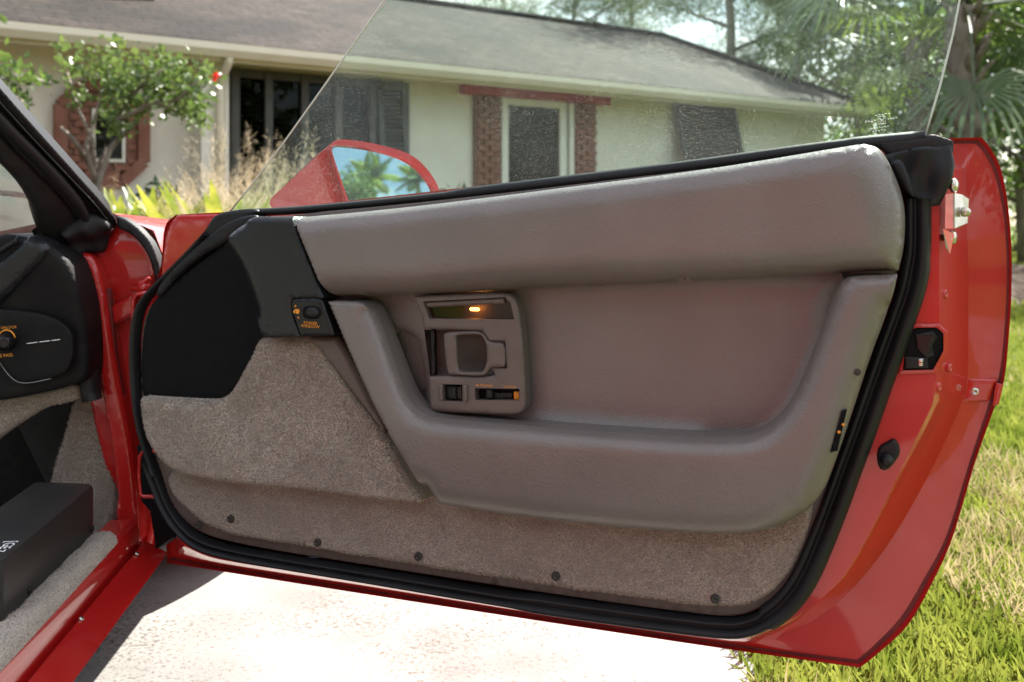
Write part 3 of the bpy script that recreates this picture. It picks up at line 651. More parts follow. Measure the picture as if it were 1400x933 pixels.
def shrub(px, Y, h, rx, lm, lab, n=700, leaf=.10, name='shrub', group='shrubs along the lawn', aspect=.45):
    t = empty(name, ground_at(px, Y), lab, 'shrub', group); mb = MB(); C = []
    for i in range(9):
        a = rg.uniform(0, 6.28); q = Vector((math.cos(a)*rx*rg.uniform(.2, .9), math.sin(a)*rx*rg.uniform(.2, .9), h*rg.uniform(.45, .95))); mb.tube([(0, 0, -.02), q*.5 + Vector((0, 0, .06)), q], [.02, .014, .006], 5)
        k = n//9; g = rg.normal(size=(k, 3)); g /= np.linalg.norm(g, axis=1)[:, None]; g *= (rg.uniform(0, 1, k)**.4)[:, None]*min(rx, h)*.42; C.append(g+np.array(q))
    mb.build('stems', 'bark', t, local=True); C = np.vstack(C); C[:, 2] = np.abs(C[:, 2]); V, Fc = cards(C, leaf, aspect, rg); fast('foliage', V, Fc, lm, t); return t
for px, Y, h, rx, lm, lab in ((1385, 25, 1.9, 1.5, 'leaf_mid', 'rounded shrub at the far edge of the lawn by the palm'), (1440, 22, 1.7, 1.4, 'leaf_dark', 'dark shrub at the right edge of the far lawn'), (1320, 28, 2.2, 1.6, 'leaf_bright', 'bright shrub behind the palm trunk'),
                           (1160, 19, 1.8, 1.0, 'frond_yellow', 'yellow green shrub at the corner of the house'), (1235, 20, 1.5, 1.2, 'leaf_mid', 'low green shrub between house corner and palm'), (1500, 27, 2.2, 1.8, 'leaf_mid', 'large shrub outside the right picture edge')):
    shrub(px, Y, h, rx, lm, lab, 1200, .12)
# fan palm at the right
def fan_palm(px, Y, h, label, nf, L, rng):
    t = empty('fan_palm', ground_at(px, Y), label, 'palm', None); mb = MB()
    pts = [Vector((.10*math.sin(k*.7), 0, h*k/8)) for k in range(9)]; mb.tube(pts, [.20, .17, .16, .16, .16, .17, .18, .19, .16], 12)
    tk = mb.build('trunk', 'bark', t, local=True)
    mbb = MB()
    for k in range(46):                                 # old leaf bases
        z = h*(.35+.65*k/46); a = k*2.4; d = Vector((math.cos(a), math.sin(a), 0)); mbb.tube([d*.14 + Vector((0, 0, z)), d*.24 + Vector((0, 0, z+.16)), d*.34 + Vector((0, 0, z+.26))], [.05, .04, .015], 5)
    mbb.build('leaf_bases', 'bark', t, local=True)
    for i in range(nf):
        a = i*2.399; el = R(rng.uniform(-35, 70)) if i > 3 else R(75); d = Vector((math.cos(a)*math.cos(el), math.sin(a)*math.cos(el), math.sin(el))); o0 = Vector((0, 0, h)); pl = L*rng.uniform(.7, 1.0)
        p1 = o0 + d*pl*.55; p2 = o0 + d*pl - Vector((0, 0, pl*.18)); dd = (p2-p1).normalized(); sd = dd.cross(Vector((0, 0, 1))).normalized(); up = sd.cross(dd)
        V = []; Fc = []; ns = 26
        for k in range(ns):
            q = R(-120 + 240*k/(ns-1)); c_ = (dd*math.cos(q) + sd*math.sin(q)); ln = L*.62*(1-.25*abs(q)/2.1)*rng.uniform(.85, 1.1); wv = c_.cross(up)*.028
            m1 = p2 + c_*ln*.55 + up*.03; m2 = p2 + c_*ln - Vector((0, 0, ln*rng.uniform(.15, .5))); b0 = len(V); V += [p2, m1+wv, m2, m1-wv]; Fc += [(b0, b0+1, b0+2, b0+3)]
        mbx = MB(); mbx.tube([o0, p1, p2], [.022, .016, .010], 5); mbx.put(V, Fc); mbx.build('leaf', 'frond' if rng.uniform() < .8 else 'frond_yellow', t, local=True, smooth=False)
    return t
fan_palm(1322, 13.5, 3.55, 'fan palm with ragged old leaf bases right of the window pane', 30, 1.9, rg)
fan_palm(1262, 17.0, 4.1, 'grey green fan palm seen through the window pane near the house corner', 26, 2.2, rg)
# feather palms behind the photographer: they stand in the door mirror
def feather_palm(loc, h, label, nf, L, rng, lean=0.3):
    t = empty('feather_palm', loc, label, 'palm', 'palms behind the photographer'); mb = MB()
    pts = [Vector((lean*(k/8)**2, 0, h*k/8)) for k in range(9)]; mb.tube(pts, [.16-.06*k/8 for k in range(9)], 10); mb.build('trunk', 'grey_bark', t, local=True)
    top = pts[-1]; mb = MB(); mb.tube([top, top+Vector((0, 0, .8))], [.12, .07], 10); mb.build('crownshaft', 'frond_yellow', t, local=True)
    for i in range(nf):
        a = i*2.399; el = R(80 - 85*i/nf); o0 = top + Vector((0, 0, .7)); path = []; p = o0.copy(); d = Vector((math.cos(a)*math.cos(el), math.sin(a)*math.cos(el), math.sin(el)))
        for k in range(9): path.append(p.copy()); p += d*L/8; d = (d + Vector((0, 0, -.17))).normalized()
        mbx = MB(); mbx.tube(path, [.03*(1-.85*k/8) for k in range(9)], 5)
        for k in range(1, 9):
            for j in range(5):
                q = path[k-1].lerp(path[k], j/5); tg = (path[k]-path[k-1]).normalized(); sd = tg.cross(Vector((0, 0, 1))).normalized(); ln = L*.26*math.sin(math.pi*min(1, (k+j/5)/9+.08))
                for sg in (-1, 1):
                    e = q + (sd*sg + tg*.55 - Vector((0, 0, .55)))*ln; w_ = tg*.03; mid = q.lerp(e, .4) + Vector((0, 0, .05)); mbx.put([q, mid+w_, e, mid-w_], [(0, 1, 2, 3)])
        mbx.build('frond', 'frond_yellow' if i % 3 else 'frond', t, local=True, smooth=False)
    return t

# small flowering tree by the octagon
hib = empty('hibiscus_tree', ground_at(128, 8.0), 'small hibiscus tree with glossy leaves in front of the brick octagon', 'tree'); mb = MB(); C = []
def hibp(px, py, Y=8.0): return P(px, py, Y) - ground_at(128, 8.0)
for br_ in (((128, 440), (130, 330), (132, 250), (126, 190), (105, 145), (92, 100)), ((131, 300), (138, 220), (160, 160), (190, 120), (225, 95)), ((132, 260), (150, 205), (200, 150), (245, 135), (272, 110)), ((130, 250), (118, 200), (140, 130), (150, 90)), ((160, 165), (215, 140), (255, 160), (275, 165)), ((126, 230), (100, 190), (84, 175))):
    Ys = [8.0 + .25*math.sin(i*1.7+len(br_)) for i in range(len(br_))]; pp = [hibp(a, b, y) for (a, b), y in zip(br_, Ys)]; mb.tube(pp, [.022*(1-.8*i/len(pp))+.003 for i in range(len(pp))], 6)
mb.build('trunk', 'bark', hib, local=True)
for cx, cy, rx, ry, k in ((100, 92, 22, 26, 55), (135, 88, 26, 24, 80), (160, 108, 34, 30, 170), (195, 110, 40, 36, 230), (232, 118, 34, 34, 200), (262, 128, 28, 34, 180), (268, 158, 16, 20, 80), (170, 150, 36, 22, 110), (108, 132, 14, 12, 35), (158, 172, 22, 14, 60), (85, 66, 12, 8, 22), (160, 58, 10, 10, 22), (213, 72, 8, 9, 14), (235, 88, 24, 14, 70), (280, 102, 12, 16, 40)):
    for _ in range(int(k*1.25)): a = rg.normal()*.55; b_ = rg.normal()*.55; C.append(hibp(cx+a*rx, cy+b_*ry, 8.0+rg.normal()*.22))
V, Fc = cards(np.array([tuple(c) for c in C]), .066, .70, rg, keel=.12); fast('crown', V, Fc, 'leaf_bright', hib)
V, Fc = cards(np.array([tuple(hibp(291, 103, 7.95) + Vector(rg.normal(size=3))*.010) for _ in range(7)]), .05, .8, rg); fast('flower', V, Fc, 'flower', hib)
# twig at the left edge
tw = empty('garden_tree', ground_at(-90, 7.4), 'leafy branch reaching in at the left picture edge', 'tree'); mb = MB(); C = []; b0 = ground_at(-90, 7.4)
for br_ in (((-90, 470), (-85, 300), (-60, 180), (-20, 120), (20, 105), (70, 115)), ((-60, 190), (-30, 150), (10, 130), (30, 140)), ((-60, 190), (-90, 120), (-70, 60))): mb.tube([P(a, b, 7.4)-b0 for a, b in br_], [.05*(1-.85*i/len(br_))+.003 for i in range(len(br_))], 6)
mb.build('trunk', 'grey_bark', tw, local=True)
for cx, cy, rx, ry, k in ((10, 98, 26, 22, 70), (45, 108, 26, 10, 40), (-30, 120, 40, 40, 150), (30, 138, 8, 14, 20), (-80, 60, 50, 50, 200)):
    for _ in range(k): C.append(P(cx+rg.normal()*.6*rx, cy+rg.normal()*.6*ry, 7.4+rg.normal()*.15)-b0)
V, Fc = cards(np.array([tuple(c) for c in C]), .075, .6, rg); fast('crown', V, Fc, 'leaf_mid', tw)
# ornamental grass clumps
def blades(n, base_r, L, width, spread, rng, seg=5, droop=.5):
    Vs = np.zeros((n, (seg+1)*2, 3)); a = rng.uniform(0, 6.283, n); r_ = rng.uniform(0, 1, n)**.5*base_r; p = np.stack([np.cos(a)*r_, np.sin(a)*r_, np.zeros(n)], 1)
    b = a + rng.normal(size=n)*.6; lean = np.abs(rng.normal(size=n))*spread+.03; d = np.stack([np.cos(b)*np.sin(lean), np.sin(b)*np.sin(lean), np.cos(lean)], 1); ln = L*rng.uniform(.55, 1.1, n)
    sd = np.cross(d, np.stack([np.cos(b+1.2), np.sin(b+1.2), np.zeros(n)], 1)); sd /= np.linalg.norm(sd, axis=1)[:, None]+1e-9
    for k in range(seg+1):
        w_ = width*(1-(k/seg)**1.6)*.5+.0003; Vs[:, 2*k] = p + sd*w_; Vs[:, 2*k+1] = p - sd*w_; p = p + d*(ln/seg)[:, None]; d = d + np.stack([np.cos(b), np.sin(b), np.zeros(n)], 1)*.06*droop*k - np.array([0, 0, .09*droop*k]); d /= np.linalg.norm(d, axis=1)[:, None]
    V = Vs.reshape(-1, 3); k0 = np.arange(n)[:, None]*(seg+1)*2; q = np.array([(2*k, 2*k+1, 2*k+3, 2*k+2) for k in range(seg)]); Fc = (k0[:, :, None] + q[None]).reshape(-1, 4)
    return V, Fc, p
def grass_clump(px, Y, L, lab, n=420, plumes=60, sc=.55, z=0.0):
    t = empty('ornamental_grass', ground_at(px, Y), lab, 'grass clump', 'ornamental grasses before the house'); V, Fc, tips = blades(int(n*1.1), .18, L*1.1, .0035, sc*1.15, rg, droop=.8); fast('leaves', V, Fc, 'grass_blade' if plumes < 40 else 'straw', t)
    V, Fc, tips = blades(n//2, .14, L*.8, .007, sc*.8, rg); fast('green_leaves', V, Fc, 'frond_yellow', t)
    V, Fc, tips = blades(plumes, .12, L*1.02, .003, sc*.9, rg, droop=.45); pc = np.repeat(tips, 30, 0) + rg.normal(size=(plumes*30, 3))*np.array([.012, .012, .06]); V2, F2 = cards(pc, .045, .05, rg, direct=np.array([0, 0, 1.]))
    fast('stalks', V, Fc, 'straw', t); fast('plumes', V2, F2, 'straw', t); return t
for px, Y, L, lab, pl in ((296, 6.6, .62, 'feathery tan grass clump between yellow bromeliads and downspout', 60), (335, 6.9, .84, 'tallest tan grass clump in front of the dark window', 70), (398, 7.2, .84, 'tan grass clump seen through the pane left of the mirror', 50), (445, 7.4, .80, 'greener grass clump behind the red mirror housing', 30), (318, 5.9, .66, 'nearest bleached grass clump above the front wing', 60), (368, 6.2, .72, 'bleached grass clump right of the nearest one', 50)):
    grass_clump(px, Y, L, lab, plumes=pl, n=520)
# bromeliads and low planting
def rosette(px, Y, n, L, wd, m_, lab, name='bromeliad', grp='bromeliads before the house', up=.5):
    t = empty(name, ground_at(px, Y), lab, 'plant', grp); mb = MB()
    for i in range(n):
        a = i*2.399; el = up+rg.uniform(-.25, .45); ln = L*rg.uniform(.7, 1.1); d = Vector((math.cos(a)*math.cos(el), math.sin(a)*math.cos(el), math.sin(el))); sd = d.cross(Vector((0, 0, 1))).normalized(); p0 = Vector((0, 0, .02)); V = []
        for k in range(5): w_ = wd*math.sin(math.pi*(.12+.85*k/4))*.5+.001; c = p0 + d*ln*k/4 - Vector((0, 0, ln*.28*(k/4)**2)); V += [c-sd*w_, c-Vector((0, 0, w_*.4)), c+sd*w_]
        mb.put(V, [(3*k+j, 3*k+j+1, 3*k+j+4, 3*k+j+3) for k in range(4) for j in range(2)])
    mb.build('leaves', m_, t, local=True); return t
names_ = ['yellow bromeliad nearest the windscreen pillar', 'yellow green bromeliad second from the pillar', 'large yellow bromeliad third from the pillar', 'bromeliad in the middle of the yellow row', 'bromeliad just left of the red door corner', 'bromeliad behind the red door corner', 'bromeliad under the tan grass plumes', 'back row bromeliad below the octagon', 'back row bromeliad right of the octagon', 'back row bromeliad below the downspout']
for k, (px, Y) in enumerate(((158, 5.9), (178, 6.1), (203, 5.9), (226, 6.1), (250, 5.9), (280, 6.2), (312, 6.0), (170, 6.7), (212, 6.8), (258, 6.7))): rosette(px, Y, 26, (1.05 if k < 7 else .95), .085, 'bromeliad', names_[k], up=.85)
for px, Y, lab in ((165, 7.0, 'dark strap leaved plant at the foot of the octagon'), (205, 7.2, 'dark strap leaved plant right of the hibiscus stem'), (250, 7.3, 'dark strap leaved plant by the house wall')): rosette(px, Y, 26, .75, .06, 'leaf_dark', lab, 'strap_plant', 'strap leaved plants by the wall', .9)
shrub(232, 7.6, .72, .4, 'leaf_dark', 'dark green shrub against the wall left of the downspout', 700, .09, group='shrubs before the house')
shrub(322, 7.6, .6, .3, 'leaf_mid', 'small green shrub below the dark window frame', 400, .09, group='shrubs before the house')
shrub(612, 9.6, .78, .28, 'leaf_dark', 'dark bush against the pale wall right of the mirror', 450, .10, group='shrubs before the house')
for px, Y, lab, zz in ((840, 10.8, 'agave with upright spikes below the brick pier', .95), (872, 11.4, 'agave next to the pale garden stone', .95)): rosette(px, Y, 18, .95, .09, 'frond', lab, 'agave', 'agaves before the house', 1.15)
shrub(880, 12.0, .95, .15, 'straw', 'dry tan seed head plant beside the agaves', 160, .08, name='dry_plant', group='shrubs before the house')
# lawn: every blade real, one mass nobody could count
def lawn(n, y0, y1, L, wd, seg, m_, straw=False):
    y = y0 + (y1-y0)*RNG.uniform(0, 1, n)**1.3; x = .42 + (y*.62+.35-.42)*RNG.uniform(0, 1, n)
    if straw:
        g = np.sin(x*2.3+1.1)*np.sin(y*1.7+.4)+.5*np.sin(x*6.1+y*3.3); k = g > .30; x, y = x[k], y[k]
    V, Fc, _ = blades(len(x), 0, L, wd, .95 if not straw else 1.4, RNG, seg=seg, droop=1.4); pos = np.stack([x, y, np.zeros(len(x))], 1); V = V + np.repeat(pos, (seg+1)*2, 0); V[:, 2] = np.abs(V[:, 2])+.002
    return V, Fc
V, Fc = join([lawn(30000, 1.2, 4.2, .062, .0085, 3, ''), lawn(34000, 3.5, 9, .07, .011, 2, ''), lawn(34000, 8, 42, .09, .028, 2, '')])
tag(fast('lawn_grass', V, Fc, 'grass_blade'), 'short sunlit lawn grass right of the open door', 'grass', kind='stuff')
V, Fc = join([lawn(30000, 1.2, 4.5, .08, .005, 3, '', True), lawn(20000, 4, 14, .08, .009, 2, '', True)])
mat('thatch', (0.27, 0.22, 0.10), (0.46, 0.40, 0.22), rough=0.8, scale=6, trans=0.4)
tag(fast('dry_grass', V, Fc, 'thatch'), 'dry straw coloured thatch lying in the lawn', 'grass', kind='stuff')
# ------------------------------------------------------------------ the red car: its open door
CARF = Vector((-0.1002, 0.995, 0)); CARR = Vector((0.995, 0.1002, 0))     # forward and rightward directions of the car
car = empty('sports_car', (-1.25, 1.6, 0), 'red low sports car with its passenger door wide open on the driveway', 'car')
DO = P(228, 770, 1.68)                                                     # lower front corner of the door skin
DU = Vector((3626, -1361, 0)).normalized(); DV = Vector((0, 0, 1))
D = Frame(DO, DU, DV); D.O = DO - D.W*0.0 + D.W*0.08; 
def loopD(txt, w): return [D.at(p[0], p[1], w) for p in parse(txt)]
# red shell: loops from under the seal outwards to the lip and round onto the outer skin
L0 = '''262,318;400,305;800,262;1240,232;1262,244;1262,255;1262,275;1262,300;1262,343;1250,400;1232,464;1210,540;1204,557;1170,633;1140,712;1110,775;1085,810;
1055,835;1030,845;1000,855;750,820;500,780;300,748;268,735;246,700;224,600;212,500;212,424;236,385;250,345'''
L1 = '''258,314;400,302;800,258;1255,226;1284,236;1284,247;1284,268;1284,300;1284,343;1284,400;1284,464;1277,540;1273,557;1236,633;1195,718;1155,786;1115,825;
1080,848;1050,861;1000,871;750,838;500,797;300,765;252,747;235,700;215,600;203,500;204,424;230,380;243,330'''
L1b = '''256,312;400,300;800,256;1257,224;1288,234;1288,246;1288,268;1288,300;1288,343;1288,400;1288,464;1281,541;1277,559;1240,636;1200,720;1159,790;1118,828;
1083,851;1052,863;1000,873;750,839.5;500,799;300,767;249,749;233,700;213,600;201,500;202,424;228,378;240,326'''
L2 = '''250,306;400,296;800,252;1260,222;1321,231;1321,241;1321,262;1322,300;1323,343;1324,400;1324,464;1323,515;1313,556;1275,640;1222,733;1174,796;1130,836;
1092,860;1062,873;1000,878;750,842;500,802;300,770.5;243,757;230,700;210,600;198,500;200,423;226,377;236,320'''
L3 = '''244,298;400,288;800,243;1268,197;1334,197;1346,211;1360,240;1371,288;1376,343;1376,400;1372,464;1365,517;1352,551;1325,633;1294,732;1265,788;1232,843;
1195,882;1172,902;1000,880.5;750,844;500,805.5;300,774;234,762;226,700;206,600;195,500;197,422;222,375;229,314'''
L3b = '''242,296;400,286;800,241;1268,194;1338,192;1352,209;1365,238;1375,288;1379,343;1379,400;1375,464;1369,518;1357,551;1329,633;1298,734;1269,794;1236,850;
1198,888;1174,908;1000,884.5;750,848;500,809;300,777.5;231,766;224,700;203,600;192,500;194,421;220,373;227,313'''
L4 = '''240,294;400,283;800,238;1268,190;1342,188;1357,207;1370,237;1379,288;1383,343;1383,400;1379,464;1373,519;1362,551;1333,633;1302,736;1273,800;1241,855;
1201,893;1176,913;1000,888.5;750,851;500,812.6;300,781;229,770;222,700;200,600;190,500;192,420;218,372;225,312'''
rings = [loopD(L0, -0.002), loopD(L1, -0.002), loopD(L1b, -0.012), loopD(L2, -0.098), loopD(L3, -0.104), loopD(L3b, -0.104), loopD(L4, -0.096), loopD(L4, -0.104)]
def outward(px_in, px_out, w):                                             # outer skin: same outline further out in space
    return loopD(px_out, w)
skin = []
for k, (dw, sh) in enumerate(((-0.125, 0.012), (-0.150, 0.05), (-0.165, 0.14))):
    base = rings[-1] if k == 0 else None
    cu = sum((Vector(((p-D.O).dot(D.U), (p-D.O).dot(D.V), 0)) for p in rings[6]), Vector())/len(rings[6])
    ring = []
    for p in rings[6]:
        u, v = (p-D.O).dot(D.U), (p-D.O).dot(D.V); ring.append(D.to(u+(cu.x-u)*sh, v+(cu.y-v)*sh, dw))
    skin.append(ring)
rings += skin
def catmull(pts, k):
    out = []; n = len(pts)
    for i in range(n):
        a, b, c, d = pts[i-1], pts[i], pts[(i+1) % n], pts[(i+2) % n]
        for j in range(k):
            t = j/k; sharp_b = i in (0, 3, 4, 18, 23); sharp_c = ((i+1) % n) in (0, 3, 4, 18, 23)
            m1 = (c-b)*0.9 if sharp_b else (c-a)*0.5; m2 = (c-b)*0.9 if sharp_c else (d-b)*0.5
            L = (c-b).length
            if m1.length > 1.6*L: m1 = m1*(1.6*L/m1.length)
            if m2.length > 1.6*L: m2 = m2*(1.6*L/m2.length)
            t2, t3 = t*t, t*t*t
            out.append(b*(2*t3-3*t2+1) + m1*(t3-2*t2+t) + c*(-2*t3+3*t2) + m2*(t3-t2))
    return out
rr_ = [catmull(r_, 5) for r_ in rings]; nr = len(rr_[0]); dv = [p for r_ in rr_ for p in r_]; dfc = []
for i in range(len(rr_)-1):
    for k in range(nr): dfc.append((i*nr+k, i*nr+(k+1) % nr, (i+1)*nr+(k+1) % nr, (i+1)*nr+k))
dfc.append(tuple(range((len(rr_)-1)*nr, len(rr_)*nr)))
door = add('door', dv, dfc, 'red_jamb', car, sharp=28); door['label'] = 'red painted door shell seen from inside'
door.data.materials.append(MATS['groove_dark_red']); door.data.materials.append(MATS['red_paint'])
for k in range(nr):
    if 3*5 <= k < 23*5: door.data.polygons[4*nr+k].material_index = 1
for p in door.data.polygons[7*nr:]: p.material_index = 2

def part(name, outline, w, m, **kw): return panel(name, D, outline, w, m, door, **kw)

WELL = '580,451!;690,451!;694,514!;588,514!'
# backing plate of the trim, seen as the thin border round the carpet
part('trim_backing', '''~0.004 300,340;345,298;600,275;950,232;1190,205;1228,262;1232,300;1232,350;1216,410;1192,486;1164,570;1138,650;1122,712;1106,760;1078,802;1046,830;1010,845;
960,842;750,813;500,773.5;400,758;318,743;274,731;246,709;228,680;221,652;205,610;193,560;190,480;196,430;215,405''', 0.006, 'mauve_plastic', sp=0.02, back=0.012, holes=(WELL,))
# black felt-like cavity panel at the front
part('front_liner', '''~0.004 197,432;216,402;260,368;300,338;330,330!;372,350!;372,475!;345,500;330,530;310,556;250,566;195,558;190,500''', 0.014, 'cavity_felt', sp=0.014, back=0.015)
part('front_liner_upper', '''~0.005 213,390;252,348;290,318;312,302;345,292;352,300;322,318;303,334;270,350;232,386;212,412''', 0.022, 'rubber', sp=0.010, back=0.03)
part('skin_corner', '''~0.004 241,294.5!;300,293!;292,318;268,350;244,380;219,392!;219.5,362;226,313''', 0.0005, 'red_paint', sp=0.008, back=0.02)
part('corner_cover', '''~0.006 289,297!;298,291;322,287;348,285;352,293;318,309;285,331;262,346;272,324''', 0.012, 'rubber', sp=0.008, back=0.05)
# lower carpet
part('lower_carpet', '''~0.006 226,655;240,640;400,640;620,660;800,700;1000,715;1108,668!;1112,690;1106,720;1096,752;1078,785;1054,812;1026,828;990,831;930,827;750,802;573,775;
436,752;320,733;286,722;258,702;237,680''', 0.016, 'grey_carpet', sp=0.010, back=0.012,
     fn=lambda u, v: 0.0012*np.sin(u*37+v*61)+0.0010*np.sin(u*91-v*47), pile=80000, pile_len=0.0022)
# recessed centre of the door
def pocket(u, v):
    q = np.stack([u, v], 1); pl = np.array([D.uv(a, b, 0.02) for a, b in ((505, 455), (548, 448), (570, 462), (578, 500), (585, 560), (572, 580), (540, 575), (500, 480))])
    dd = seg_d(pl, np.roll(pl, -1, 0), q).min(1); ins = inside(pl, q); t = np.clip(np.where(ins, dd, 0)/0.018, 0, 1)
    return -0.022*t*t*(3-2*t)
part('recess_panel', '''~-0.036 436,396;560,385;700,378;900,366;1120,356;1160,372;~-0.028 1150,420;1128,480;1105,540;1078,590;1040,612;~-0.042 1000,616;860,606;700,590;600,580;565,572;
~-0.012 540,545;515,480;490,420''', 0.012, 'grey_leather', sp=0.008, back=0.0, fn=pocket, holes=(WELL,))
tri = part('recess_web', '''~0.006 488,410!;503,424;532,458;524,462;512,458;503,440''', 0.052, 'mauve_plastic', sp=0.006, back=0.05)
# padded roll along the top
part('upper_pad', '''~0.030 398,297!;480,290;600,277;800,251;950,232;1080,211;1150,199;~0.045 1182,194;1200,198;1212,212;1226,242;1236,272;1239,300;1237,340;1229,373!;
~0.046 1180,373;1130,378;1000,385;850,392;700,398;580,404;500,408;~0.005 444,409!;420,352''', 0.086, 'grey_leather', sp=0.008, back=0.06,
     fn=lambda u, v: 0.0010*np.sin(u*13+1)*np.sin(v*30) + 0.0006*np.sin(u*41+v*23))
# armrest with its pull edge
part('armrest', '''~0.006 443,413!;~0.005 486,413;~0.022 497,420;508,440;524,482;540,525;553,552;572,569;600,575;680,582;800,592;920,600;1000,602;1038,596;1064,576;1084,545;1104,500;1124,445;1140,400;
~0.014 1150,384;1166,378;~0.008 1227,377!;~0.030 1221,405;1206,450;1190,490;1164,570;1140,640;1124,680;~0.036 1104,704;1076,724;1040,737;1000,741.5;950,741;860,734;760,724;660,710;593,699!;
~0.008 584,688;560,644;520,574;480,496''', 0.082, 'grey_leather', sp=0.0075, back=0.055,
     fn=lambda u, v: 0.012*np.exp(-((v-0.30)/0.10)**2)*np.clip((u-0.35)/0.2, 0, 1) - 0.004 + 0.0008*np.sin(u*17)*np.sin(v*21))
# vinyl strip between map pocket and armrest
part('pocket_web', '''~0.008 418,460!;462,460!;482,496;520,575;526,600;508,575;480,535;452,496''', 0.040, 'mauve_plastic', sp=0.008, back=0.035,
     fn=lambda u, v: 0.006*np.sin(u*20))
# carpeted map pocket
part('map_pocket', '''~0.014 187,545!;230,548;288,551;308,543;322,524;336,496;348,468;356,463;~0.006 425,463;432,466;~0.008 452,500;484,548;516,588;548,636;580,684!;~0.011 500,676;400,664;300,656;254,648;224,634;206,612;~0.012 196,590;189,566''',
     0.045, 'tan_carpet', sp=0.0075, back=0.034,
     fn=lambda u, v: 0.034*np.clip((0.30-v)/0.22, 0, 1)*np.clip(u/0.25, 0, 1) - 0.0 + 0.0014*np.sin(u*33+v*55)+0.001*np.sin(u*71-v*38), pile=90000, pile_len=0.003)
# black leather corner and its window switch
part('leather_corner', '''~0.020 301,333;304,322;~0.010 322,308;342,297;350,296;~0.004 396,296.5!;418,352;441,408!;438,409!;~0.003 397,410!;398,430;404,448;410,461!;~0.010 360,463;354,460;~0.026 347,440;340,413;332,390;320,362;306,342''',
     0.078, 'black_leather', sp=0.006, back=0.055)
sw = part('switch_plate', '''~0.003 397,412;402,408.5;436,408;~0.003 440,412;456,459!;411,461!;403,440;399,426''', 0.078, 'gloss_black', sp=0.005, back=0.03)
part('switch_button', '''~0.004 416,427;419,421;424,420;430,421;434,427;434,431;430,434;421,434;417,431''', 0.086, 'black_plastic', sp=0.003, back=0.012)
part('switch_well', '''~0.001 412,428;415,418;434,418;438,428;436,437;416,437''', 0.0788, 'cavity_felt', sp=0.004, back=0.003)
text('switch_lettering', 'POWER', D, 424.5, 442.2, 0.0795, 0.0062, 'orange_print', door, rot=-0.02, sx=1.05)
text('switch_lettering', 'WINDOW', D, 424.0, 446.6, 0.0795, 0.0062, 'orange_print', door, rot=-0.02, sx=1.05)
mb = MB()
for tri_ in (((402.4, 420.4), (405.6, 418.6), (403.6, 416.8)), ((408.6, 433.2), (409.2, 436.2), (406, 434))):
    mb.put([D.at(a, b, 0.0795) for a, b in tri_], [(0, 1, 2)])
for quad in (((400.2, 426.2), (401.6, 428.6), (403.2, 428.6), (403.4, 425.4)), ((401.2, 425.4), (409.6, 424.6), (409, 423.2), (404.5, 422.4)), ((403.9, 425.2), (404.2, 428.7), (408.4, 429.4), (409.6, 424.8))):
    mb.put([D.at(a, b, 0.0795) for a, b in quad], [(0, 1, 2, 3)])
mb.build('switch_symbol', 'orange_print', door, smooth=False)
# handle plate with lamp, lever and lock
part('handle_plate', '''~0.004 565,405!;640,402;690,400.5;700,404;708,420;714,470;717.5,545;717,560;709,568;690,568;~0.003 594,564;588,558;586,540;585.5,516!;~0.003 612,514;664,516;676,513!;671,503!;690.5,502.5!;688,468!;668,467!;658,453!;608,451!;579,450!;
575,430;570,418''', 0.050, 'mauve_plastic', sp=0.006, back=0.024, it=2, holes=('578,412.5!;690,406.5!;698,414!;703,437!;587,436!', '605,525.5!;632,526!;632.5,549.5!;606,548.5!', '649,531!;710,532!;710,548!;649.5,547.5!'))
part('lamp_lens', '576,411!;691,405!;700,414!;705,439!;585,438!', 0.040, 'lamp_lens', sp=0.02, back=0.0)
part('lamp_housing', '574,409!;693,403!;702,414!;707,441!;583,440!', 0.020, 'mauve_plastic', sp=0.02, back=0.0)
part('lamp_visor', '~0.003 580,413!;688,407!;689.5,415.5!;581,421!', 0.046, 'mauve_plastic', sp=0.006, back=0.006)
mb = MB(); c = D.at(649, 423, 0.031); mb.tube([c-D.U*0.007, c-D.U*0.005, c+D.U*0.005, c+D.U*0.007], [0.0010, 0.0024, 0.0024, 0.0010], 10); mb.build('lamp_bulb', 'bulb', door)
part('handle_well', '~-0.03 566,440!;704,440!;710,528!;572,528!', -0.022, 'mauve_plastic', sp=0.006, back=0.0)
part('well_trim', '~0.002 588,450!;592.5,450!;594,514!;589.5,514!', 0.036, 'black_plastic', sp=0.008, back=0.01)
part('handle_lever', '''~0.004 605,459;608,454.5;640,453.5;656,454;662,460;667,468.5;~0.003 686,469!;689,474;690,500;688,502.5!;669,503;664,513;658,515;616,513.5;611,510;608,490''', 0.054, 'mauve_plastic', sp=0.005, back=0.010,
     holes=('~0.003 622,462;625,458.5;655,457.5;659,461;664.5,472;665,496;660,508;656,509.5;629,509.5;624.5,505',))
mb = MB(); mb.tube([D.at(688, 468, 0.048), D.at(690, 503, 0.048)], 0.004, 10); mb.build('lever_pivot', 'black_plastic', door)
part('rocker_switch', '~0.002 607,527.5!;631,528!;631.5,548!;608,547!', 0.043, 'gloss_black', sp=0.005, back=0.01)
part('rocker_paddle', '~0.0025 616,530!;622.5,530!;623,546.5!;616.5,546!', 0.048, 'black_plastic', sp=0.003, back=0.008)
for a in ((599.5, 526, 604, 548), (632.5, 527, 637.5, 549.5)):
    part('rocker_guard', f'~0.0015 {a[0]},{a[1]}!;{a[2]},{a[1]}!;{a[2]+.5},{a[3]}!;{a[0]+.8},{a[3]}!', 0.0545, 'mauve_plastic', sp=0.004, back=0.006)
part('lock_slot', '648,530!;711,531!;711,549!;648.5,548.5!', 0.034, 'cavity_felt', sp=0.02, back=0.0)
